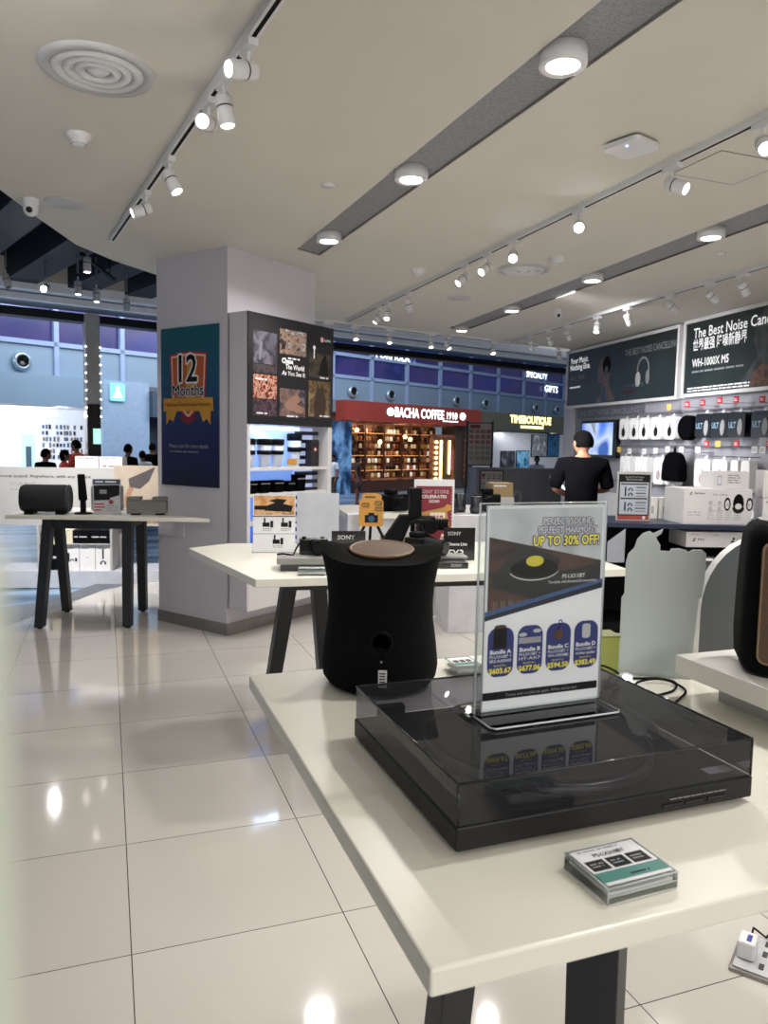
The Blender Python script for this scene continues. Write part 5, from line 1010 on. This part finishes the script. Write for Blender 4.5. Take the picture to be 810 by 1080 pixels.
def psmark(b, x, z, s, m, y): b.rect(x-s*.12, x+s*.1, z-s*.5, z+s*.5, m, y); b.disc(x+s*.2, z+s*.25, s*.24, m, y); b.disc(x-s*.1, z-s*.4, s*.5, m, y, rz=s*.16)
def art_vr(b, w, h, y):
    psmark(b, .05, h*.88, .02, ink, y); b.text('PlayStation', .075, h*.855, .014, ink, y, w=.08); b.flush('logo_print', b.t)
    b.disc(w*.80, h*.60, .042, black, y, rz=.072); b.disc(w*.80, h*.49, .046, ink, y-.0004, rz=.045, a0=180, a1=360); b.disc(w*.80, h*.52, .026, plasw, y-.0008, rz=.022)
    for s_ in (-1, 1): b.disc(w*.80+s_*.085, h*.58, .026, ink, y, rz=.05); b.disc(w*.80+s_*.085, h*.57, .016, boxw, y-.0004, rz=.034); b.disc(w*.80+s_*.08, h*.57, .012, lgray, y-.0008)
    b.flush('headset_print', b.t)
    b.text('PS VR2', w*.42, h*.82, .012, gray, y, w=.11)
    for i in range(2):
        for j in range(2): b.disc(w*(.39+.13*i), h*(.62-.17*j), .016, lgray, y, n=8); b.lines(w*(.36+.13*i), w*(.36+.13*i)+.06, h*(.53-.17*j), h*(.56-.17*j), 1, gray, y)
    b.flush('feature_print', b.t); b.lines(.03, w*.28, .06, .10, 2, lgray, y)
    for i in range(4): b.lines(w*(.35+.13*i), w*(.46+.13*i), .03, .11, 5, lgray, y)
gbox('long white headset box with a black headset picture on the navy edged counter', .96, .03, MZ, .52, .34, .262, 8, art_vr)
def art_port(b, w, h, y): b.rect(w*.12, w*.24, h*.2, h*.75, mat('pale_print', '#9aa4bc'), y); b.rect(w*.135, w*.225, h*.27, h*.68, boxw, y-.0004); b.flush('device_print', b.t); b.lines(w*.4, w*.8, h*.3, h*.85, 4, gray, y)
gbox('pale box lying on top of the long white headset box', 1.19, .12, MZ+.2625, .28, .2, .13, 8, art_port)
def art_cam(b, w, h, y): b.poly([(w*.35, h*.35), (w*.9, h*.2), (w*.98, h*.5), (w*.45, h*.72)], ink, y); b.lines(w*.1, w*.5, h*.8, h*.9, 1, gray, y)
gbox('white box with a tilted dark gadget picture, stacked beyond the headset box', 1.55, .10, MZ+.205, .34, .24, .20, -8, art_cam)
def art_goggle(b, w, h, y): b.prism(rr(w*.25, w*.95, h*.12, h*.72, .03), y-.0004, y, ink); b.disc(w*.6, h*.35, .05, gray, y-.0008, rz=.03); b.lines(w*.05, w*.3, h*.82, h*.92, 1, gray, y)
gbox('white box with a black goggle picture under the tilted gadget box', 1.55, .09, MZ, .34, .25, .20, -8, art_goggle)
def art_ps5(b, w, h, y): b.lines(.03, .12, h*.78, h*.86, 1, gray, y); psmark(b, .06, h*.5, .024, ink, y); b.text('PS5', .09, h*.44, .016, ink, y, w=.05); b.flush('logo_print', b.t); b.text('SONY', w*.4, h*.74, .012, gray, y, w=.05); psmark(b, w*.72, h*.5, .034, ink, y)
gbox('long white console box on the black shelf under the headset box', 1.0, .06, .665, .50, .3, .115, 8, art_ps5)
t = thing('shelf_riser', 'black shelf stand holding up the console box inside the counter', 'stand', (*gpt(1.0, .12), .4702), GA); b = B(); b.box(0, .05, 0, .3, 0, .18, black); b.box(.45, .5, 0, .3, 0, .18, black); b.box(0, .5, 0, .3, .18, .1945, black); b.build('stand_body', t)
for i, (x, m, h) in enumerate(((.62, mat('yellow_label', '#a8a070'), .10), (.70, red, .14), (.83, red, .12), (.95, boxw, .13), (1.1, dgray, .13))):
    t = thing('game_case', '%s game case standing on the black shelf below the console box' % ['pale yellow', 'darker red', 'second red', 'white', 'dark gray'][i], 'game case', (*gpt(x, .05), .4701), GA, 'game cases on the black shelf'); b = B(); b.box(0, .11, -.0, .016, 0, h, m); b.build('case_body', t); b = B(); b.rect(.01, .1, h*.75, h*.9, wtxt, -.0008); b.lines(.02, .09, .02, h*.5, 3, gray, -.0008); b.build('cover_print', t)
t = thing('controller_price_sign', 'framed price sheet of game controllers on the navy edged counter', 'sign', (*gpt(.50, .17), MZ), GA+R(6))
b = B(); b.box(0, .265, -.006, .0, 0, .375, lgray); b.box(0, .265, -.03, .08, 0, .004, acryl); b.build('holder', t)
b = B(); y = -.0068; b.rect(.012, .253, .01, .355, ink, y); b.rect(.022, .243, .05, .295, mat('sheet_gray', '#b9c0cc'), y-.0004); b.text('PLAYSTATION', .132, .328, .013, wtxt, y-.0006, w=.14, al='C'); b.text('PROMOTION', .132, .308, .013, wtxt, y-.0006, w=.12, al='C'); b.rect(.012, .253, .01, .042, mat('sheet_red', '#a8483e'), y-.0006); b.rect(.205, .225, .015, .037, wtxt, y-.0008)
for zz in (.275, .165): b.rect(.03, .235, zz, zz+.012, dgray, y-.0006)
for zz in (.19, .075):
    b.rect(.06, .072, zz, zz+.07, ink, y-.0006); pad(b, .105, zz+.05, .026, ink, y-.0006); pad(b, .105, zz+.012, .026, ink, y-.0006)
    for q in (.062, .04, .018, -.004): b.rect(.145, .225, zz+q, zz+q+.008, dgray if q in (.062, .018) else gray, y-.0006)
b.build('printed_sheet', t)
for i in range(3):
    t = thing('accessory_box', 'small bright white box behind the price sheet, %s from the sheet' % ORD[i], 'box', (*gpt(.80+i*.09, .42), MZ), GA, 'bright white boxes on the counter'); b = B(); b.box(0, .08, 0, .06, 0, .17, mat('bright_carton', '#f2f0ea', .4)); b.build('box_body', t, bevel=.003); b = B(); b.rect(.03, .05, .04, .10, ink if i == 2 else lgray, -.0008); b.build('printed_art', t)

# ------------------------------------------------------------------ on the table against the pillar
t = thing('long_speaker', 'long dark barrel shaped speaker lying on the table by the concourse', 'speaker', (-.58, 5.99, MZ), R(-10))
b = B(); b.T = Matrix.Translation((0, .02, .112)) @ Matrix.Rotation(R(90), 4, 'Y'); b.lathe([(0, -.01), (.09, 0), (.1, .02), (.1, .30), (.09, .32), (.07, .31), (0, .31)], mat('dark_speaker_cloth', '#15181b', .8, var=.2, scale=120), n=32); b.build('barrel', t)
b = B(); b.T = Matrix.Translation((.325, .02, .112)) @ Matrix.Rotation(R(90), 4, 'Y'); b.lathe([(.098, -.012), (.1, .0), (.09, .006), (.085, -.004), (0, -.01)], mat('end_cap_gray', '#2e3238', .4), n=32); b.build('end_cap', t); b = B(); b.box(.03, .09, -.05, .08, 0, .02, black); b.box(.24, .30, -.05, .08, 0, .02, black); b.build('foot', t)
t = thing('black_stand', 'slim black pillar stand with a round base on the table by the concourse', 'stand', (-.165, 5.93, MZ), R(-15)); b = B(); b.box(-.018, .018, -.015, .015, .01, .12, black); b.bar((0, 0, .1), (-.012, 0, .29), .055, .04, black, .045, .03); b.build('post', t, bevel=.003); b = B(); b.lathe([(0, .012), (.06, .01), (.066, 0)], black); b.build('base', t)
t = thing('gray_dock', 'low gray box behind the upright price card on the table by the concourse', 'box', (-.12, 6.2, MZ), R(-15)); b = B(); b.box(0, .22, 0, .12, 0, .19, gray); b.build('box_body', t, bevel=.01); b = B(); b.box(.02, .2, -.002, 0, .09, .1, dgray); b.build('seam', t)
t = thing('price_card', 'upright price card with a camera picture in a clear holder', 'display card', (-.10, 5.90, MZ), R(-12)); b = B(); b.box(0, .2, -.003, .003, 0, .262, acryl); b.box(0, .2, -.02, .05, 0, .003, acryl); b.build('holder', t)
b = B(); y = -.004; b.rect(.004, .196, .004, .256, mat('card_print_gray', '#b0b3b6'), y); b.rect(.004, .196, .22, .256, mat('card_navy', '#3d4c66'), y-.0004); b.lines(.02, .18, .225, .25, 1, wtxt, y-.0008); b.poly([(.01, .10), (.12, .105), (.125, .12), (.19, .14), (.19, .215), (.01, .21)], ink, y-.0004); b.box(.05, .1, y-.0009, y-.0005, .15, .18, gray); b.disc(.13, .09, .017, mat('card_red', '#8a3a30'), y-.0004); b.lines(.01, .09, .02, .085, 3, red, y-.0006); b.lines(.1, .19, .02, .07, 3, gray, y-.0006); b.build('print', t)
t = thing('twin_gray_speaker', 'small gray block with two raised square tops near the pillar end of the table', 'speaker', (.128, 5.78, MZ), R(-10)); gm = mat('warm_gray_plastic', '#6d6b64', .6)
b = B(); b.box(0, .28, 0, .12, .012, .105, gm); b.build('block', t, bevel=.006)
for x in (.0, .18): b = B(); b.box(x, x+.10, .0, .12, .108, .13, gm); b.build('raised_top', t, bevel=.004)
for x in (.03, .2): b = B(); b.box(x, x+.06, .02, .1, 0, .012, black); b.build('foot', t)

# window display unit behind that table
UA = math.atan2(-.25, .968); U0 = (-1.05, 8.02)
t = thing('window_display', 'low window display unit with a printed back and a couch photo', 'display unit', (*U0, 0), UA)
pan = mat('pale_panel_print', '#a5a4a2', .5, var=.03)
b = B(); b.box(0, 1.66, 0, .5, -.055, .11, mat('plinth_white', '#b9bcc4', .4)); b.build('plinth', t); b = B(); b.box(0, 1.1, .2, .23, .55, 1.10, pan); b.build('back_panel', t)
b = B(); b.text('more sound. Anywhere, with any device', 0.02, 1.0, .028, ink, .199, w=.86); b.text('CART', .12, .92, .032, gray, .199, w=.24); b.lines(.12, .45, .87, .89, 1, gray, .199); b.build('panel_text', t)
b = B(); b.box(1.1, 1.62, .2, .23, .55, 1.13, mat('couch_beige_print', '#a89a8a')); b.build('photo_panel', t); b = B(); y = .199; b.rect(1.18, 1.61, .56, .70, mat('couch_tan_print', '#8f6f4e'), y); b.poly([(1.24, 1.0), (1.5, 1.12), (1.44, .98), (1.35, .9), (1.25, .92)], mat('denim_print', '#4a4446'), y-.001); b.poly([(1.25, .93), (1.3, .93), (1.2, .70), (1.14, .62), (1.13, .68)], mat('arm_print', '#9a7660'), y-.001); b.build('photo_print', t)
b = B(); b.box(.42, .44, .02, .26, .11, .55, pan); b.box(1.1, 1.12, .02, .26, .11, .55, pan); b.box(.42, 1.12, .02, .26, .365, .372, pan); b.box(.0, 1.62, .2, .26, .53, .55, pan); b.build('shelf', t)
def upt(x, y): return (U0[0]+x*cos(UA)-y*sin(UA), U0[1]+x*sin(UA)+y*cos(UA))
for i, (x, z, w, h, m, la) in enumerate(((.45, .1101, .09, .25, gblack, 'black box at the dark end of the lower shelf'), (.545, .1101, .10, .25, gblack, 'second black box on the lower shelf'), (.65, .1101, .15, .25, boxw, 'white box with a console picture on the lower shelf'), (.805, .1101, .145, .25, boxw, 'plain white box in the middle of the lower shelf'), (.955, .1101, .14, .25, boxw, 'white box with a tall black console picture on the lower shelf'),
        (.45, .3721, .06, .12, boxw, 'tiny white box on the upper shelf'), (.54, .3721, .2, .13, mat('cream_carton', '#c8c0a8'), 'cream box on the upper shelf'), (.745, .3721, .16, .13, gblack, 'black box on the upper shelf'), (.91, .3721, .18, .13, gblack, 'black box with pale controller marks on the upper shelf'))):
    t = thing('console_box', la+' of the window display', 'box', (*upt(x, .05), z), UA, None); b = B(); b.box(0, w, 0, .13, 0, h, m); b.build('box_body', t); b = B(); y = -.0015
    if m == boxw and h > .2:
        b.lines(.02, w-.03, h*.82, h*.9, 1, gray, y)
        if i == 2: b.rect(.04, .06, .08, .17, ink, y); pad(b, .085, .1, .025, ink, y); b.rect(.11, .13, .085, .12, ink, y)
        elif i == 3: b.text('PS5', w/2, .12, .012, gray, y, al='C')
        else: b.rect(.062, .078, .11, .21, ink, y); pad(b, .07, .075, .04, ink, y)
    else: b.lines(.01, w-.02, h*.4, h*.6, 1, lgray, y)
    b.build('printed_art', t)
for i, (x, w) in enumerate(((.72, .22), (.95, .22))):
    t = thing('white_carton', 'white carton standing behind the top edge of the window display, %s from the couch photo' % ['second', 'first'][i], 'box', (*upt(x, .245), 0), UA, None); b = B(); b.box(0, w, 0, .2, 1.10, 1.21, boxw); b.build('box_body', t); b = B(); b.box(.02, w-.02, .03, .17, .1105, 1.10, pan); b.build('stand', t); b = B(); b.lines(.03, w-.03, 1.185, 1.2, 1, ink, -.001)
    if i: b.build('printed_art', t); b = B(); b.lines(.03, w-.05, 1.105, 1.13, 1, ink, -.001)
    b.build('printed_art', t)

# ------------------------------------------------------------------ floor sockets, fixture beside the viewer
t = thing('floor_socket', 'gray floor socket box with a white adapter plugged in', 'socket', (1.60, 1.44, 0), R(35))
b = B(); b.box(-.02, .17, -.045, .06, 0, .012, steel); b.box(-.012, .16, -.035, .052, .012, .016, lgray); b.build('socket_frame', t, bevel=.002); b = B()
for x in (.01, .07, .12): b.box(x, x+.025, -.02, -.008, .016, .018, dgray)
b.build('socket_hole', t)
t = thing('plug_adapter', 'white plug adapter with a blue stripe standing in the floor socket', 'plug', (1.63, 1.49, .0181), R(35)); b = B(); b.box(-.03, .03, -.02, .025, 0, .05, plasw); b.build('adapter_body', t, bevel=.006); b = B(); b.box(-.02, .012, -.008, .004, .05, .051, mat('blue_stripe', '#2a3f8a')); b.build('stripe', t); b = B(); b.tube([(.03, 0, .03), (.07, .0, .04), (.1, -.03, .006), (.2, -.05, .004)], .003, black, 6); b.build('cord', t)
t = thing('white_display_column', 'blurred pale white column edge close beside the viewer', 'column', (-.0064, .062, 0), R(-6))
b = B(); b.box(-.35, 0, -.02, .0, 0.02, 1.384, mat('column_pale', '#c8cfc2', .5, var=.02)); b.build('column_body', t, bevel=.003); b = B(); b.box(-.36, .0, -.04, .0, 0, .02, gray); b.build('column_foot', t)

# ------------------------------------------------------------------ camera, world, lights
sc = bpy.context.scene
cam = bpy.data.cameras.new('camera'); co = bpy.data.objects.new('camera', cam); C.objects.link(co); sc.camera = co
yaw, pit, rol = R(20.1134), R(-5.12905), R(1.0801)
fwd = V((sin(yaw)*cos(pit), cos(yaw)*cos(pit), sin(pit))); r = fwd.cross(V((0, 0, 1))).normalized(); u = r.cross(fwd)
r2 = r*cos(rol)+u*sin(rol); u2 = -r*sin(rol)+u*cos(rol)
M = Matrix((r2, u2, -fwd)).transposed().to_4x4(); M.translation = (0, 0, 1.39); co.matrix_world = M
cam.sensor_fit = 'VERTICAL'; cam.sensor_height = 36; cam.lens = 800.2/1080*36; cam.clip_start = .01
cam.dof.use_dof = True; cam.dof.focus_distance = 1.9; cam.dof.aperture_fstop = 10.5
w = bpy.data.worlds.new('w'); sc.world = w; w.use_nodes = True
nt = w.node_tree; bg = nt.nodes['Background']; bg.inputs[0].default_value = lin('#b8c4d8'); bg.inputs[1].default_value = .30
def area(nm, loc, aim, sx, sy, e, col=(1, 1, 1), sp=180):
    L = bpy.data.lights.new(nm, 'AREA'); L.shape = 'RECTANGLE'; L.size = sx; L.size_y = sy; L.energy = e; L.color = col; L.spread = R(sp)
    o = bpy.data.objects.new(nm, L); C.objects.link(o); o.location = loc; o.rotation_euler = V(aim).to_track_quat('-Z', 'Y').to_euler()
area('store_fill', (.8, -2.6, 1.9), (0, 1, -.12), 3.4, 1.4, 62, (1, .97, .93))  # added frontal fill behind the camera, brightens the sign; no real fixture
area('store_fill', (3.2, .0, 2.66), (0, .1, -1), 3, 3, 36, (1, .98, .96))  # added broad overhead fill, not one of the ceiling fixtures
area('poster_wall_fill', (3.6, 5.8, 2.2), (1, .3, -.3), .3, 2.2, 30, (.97, .98, 1), 72)  # added fill hanging free, brightens the poster wall and its boxes
area('display_fill', (-.75, 6.1, 2.9), (.25, .9, -1.1), .8, .5, 46, (1, .97, .94), 95)  # fill lamp added to brighten the window display unit
area('pillar_fill', (-.6, 2.6, 2.66), (.1, .6, -1), 1.2, 1.2, 14, (1, .97, .95))  # area lamp with no fixture of its own, aimed towards the pillar
area('concourse_light', (4, 15.0, 5.4), (-.1, .9, -1), 12, 3, 620, (.88, .93, 1))
area('concourse_light', (-5, 12.5, 3.2), (.2, .6, -1), 4, 2, 90, (.85, .92, 1))
area('shop_light', FAC(1.5, -.1, 1.95), (0, .5, -1), 3, .2, 26, (1, .75, .45))
area('shop_light', FAC(9.5, .5, 1.9), (0, .2, -1), 4, .6, 40, (.95, .97, 1))
area('shop_light', FAC(-10, .4, 1.95), (0, .4, -1), 3, .5, 30, (.95, .97, 1))
sc.view_settings.view_transform = 'Standard'; sc.view_settings.look = 'None'; sc.view_settings.exposure = .2; sc.view_settings.gamma = 1
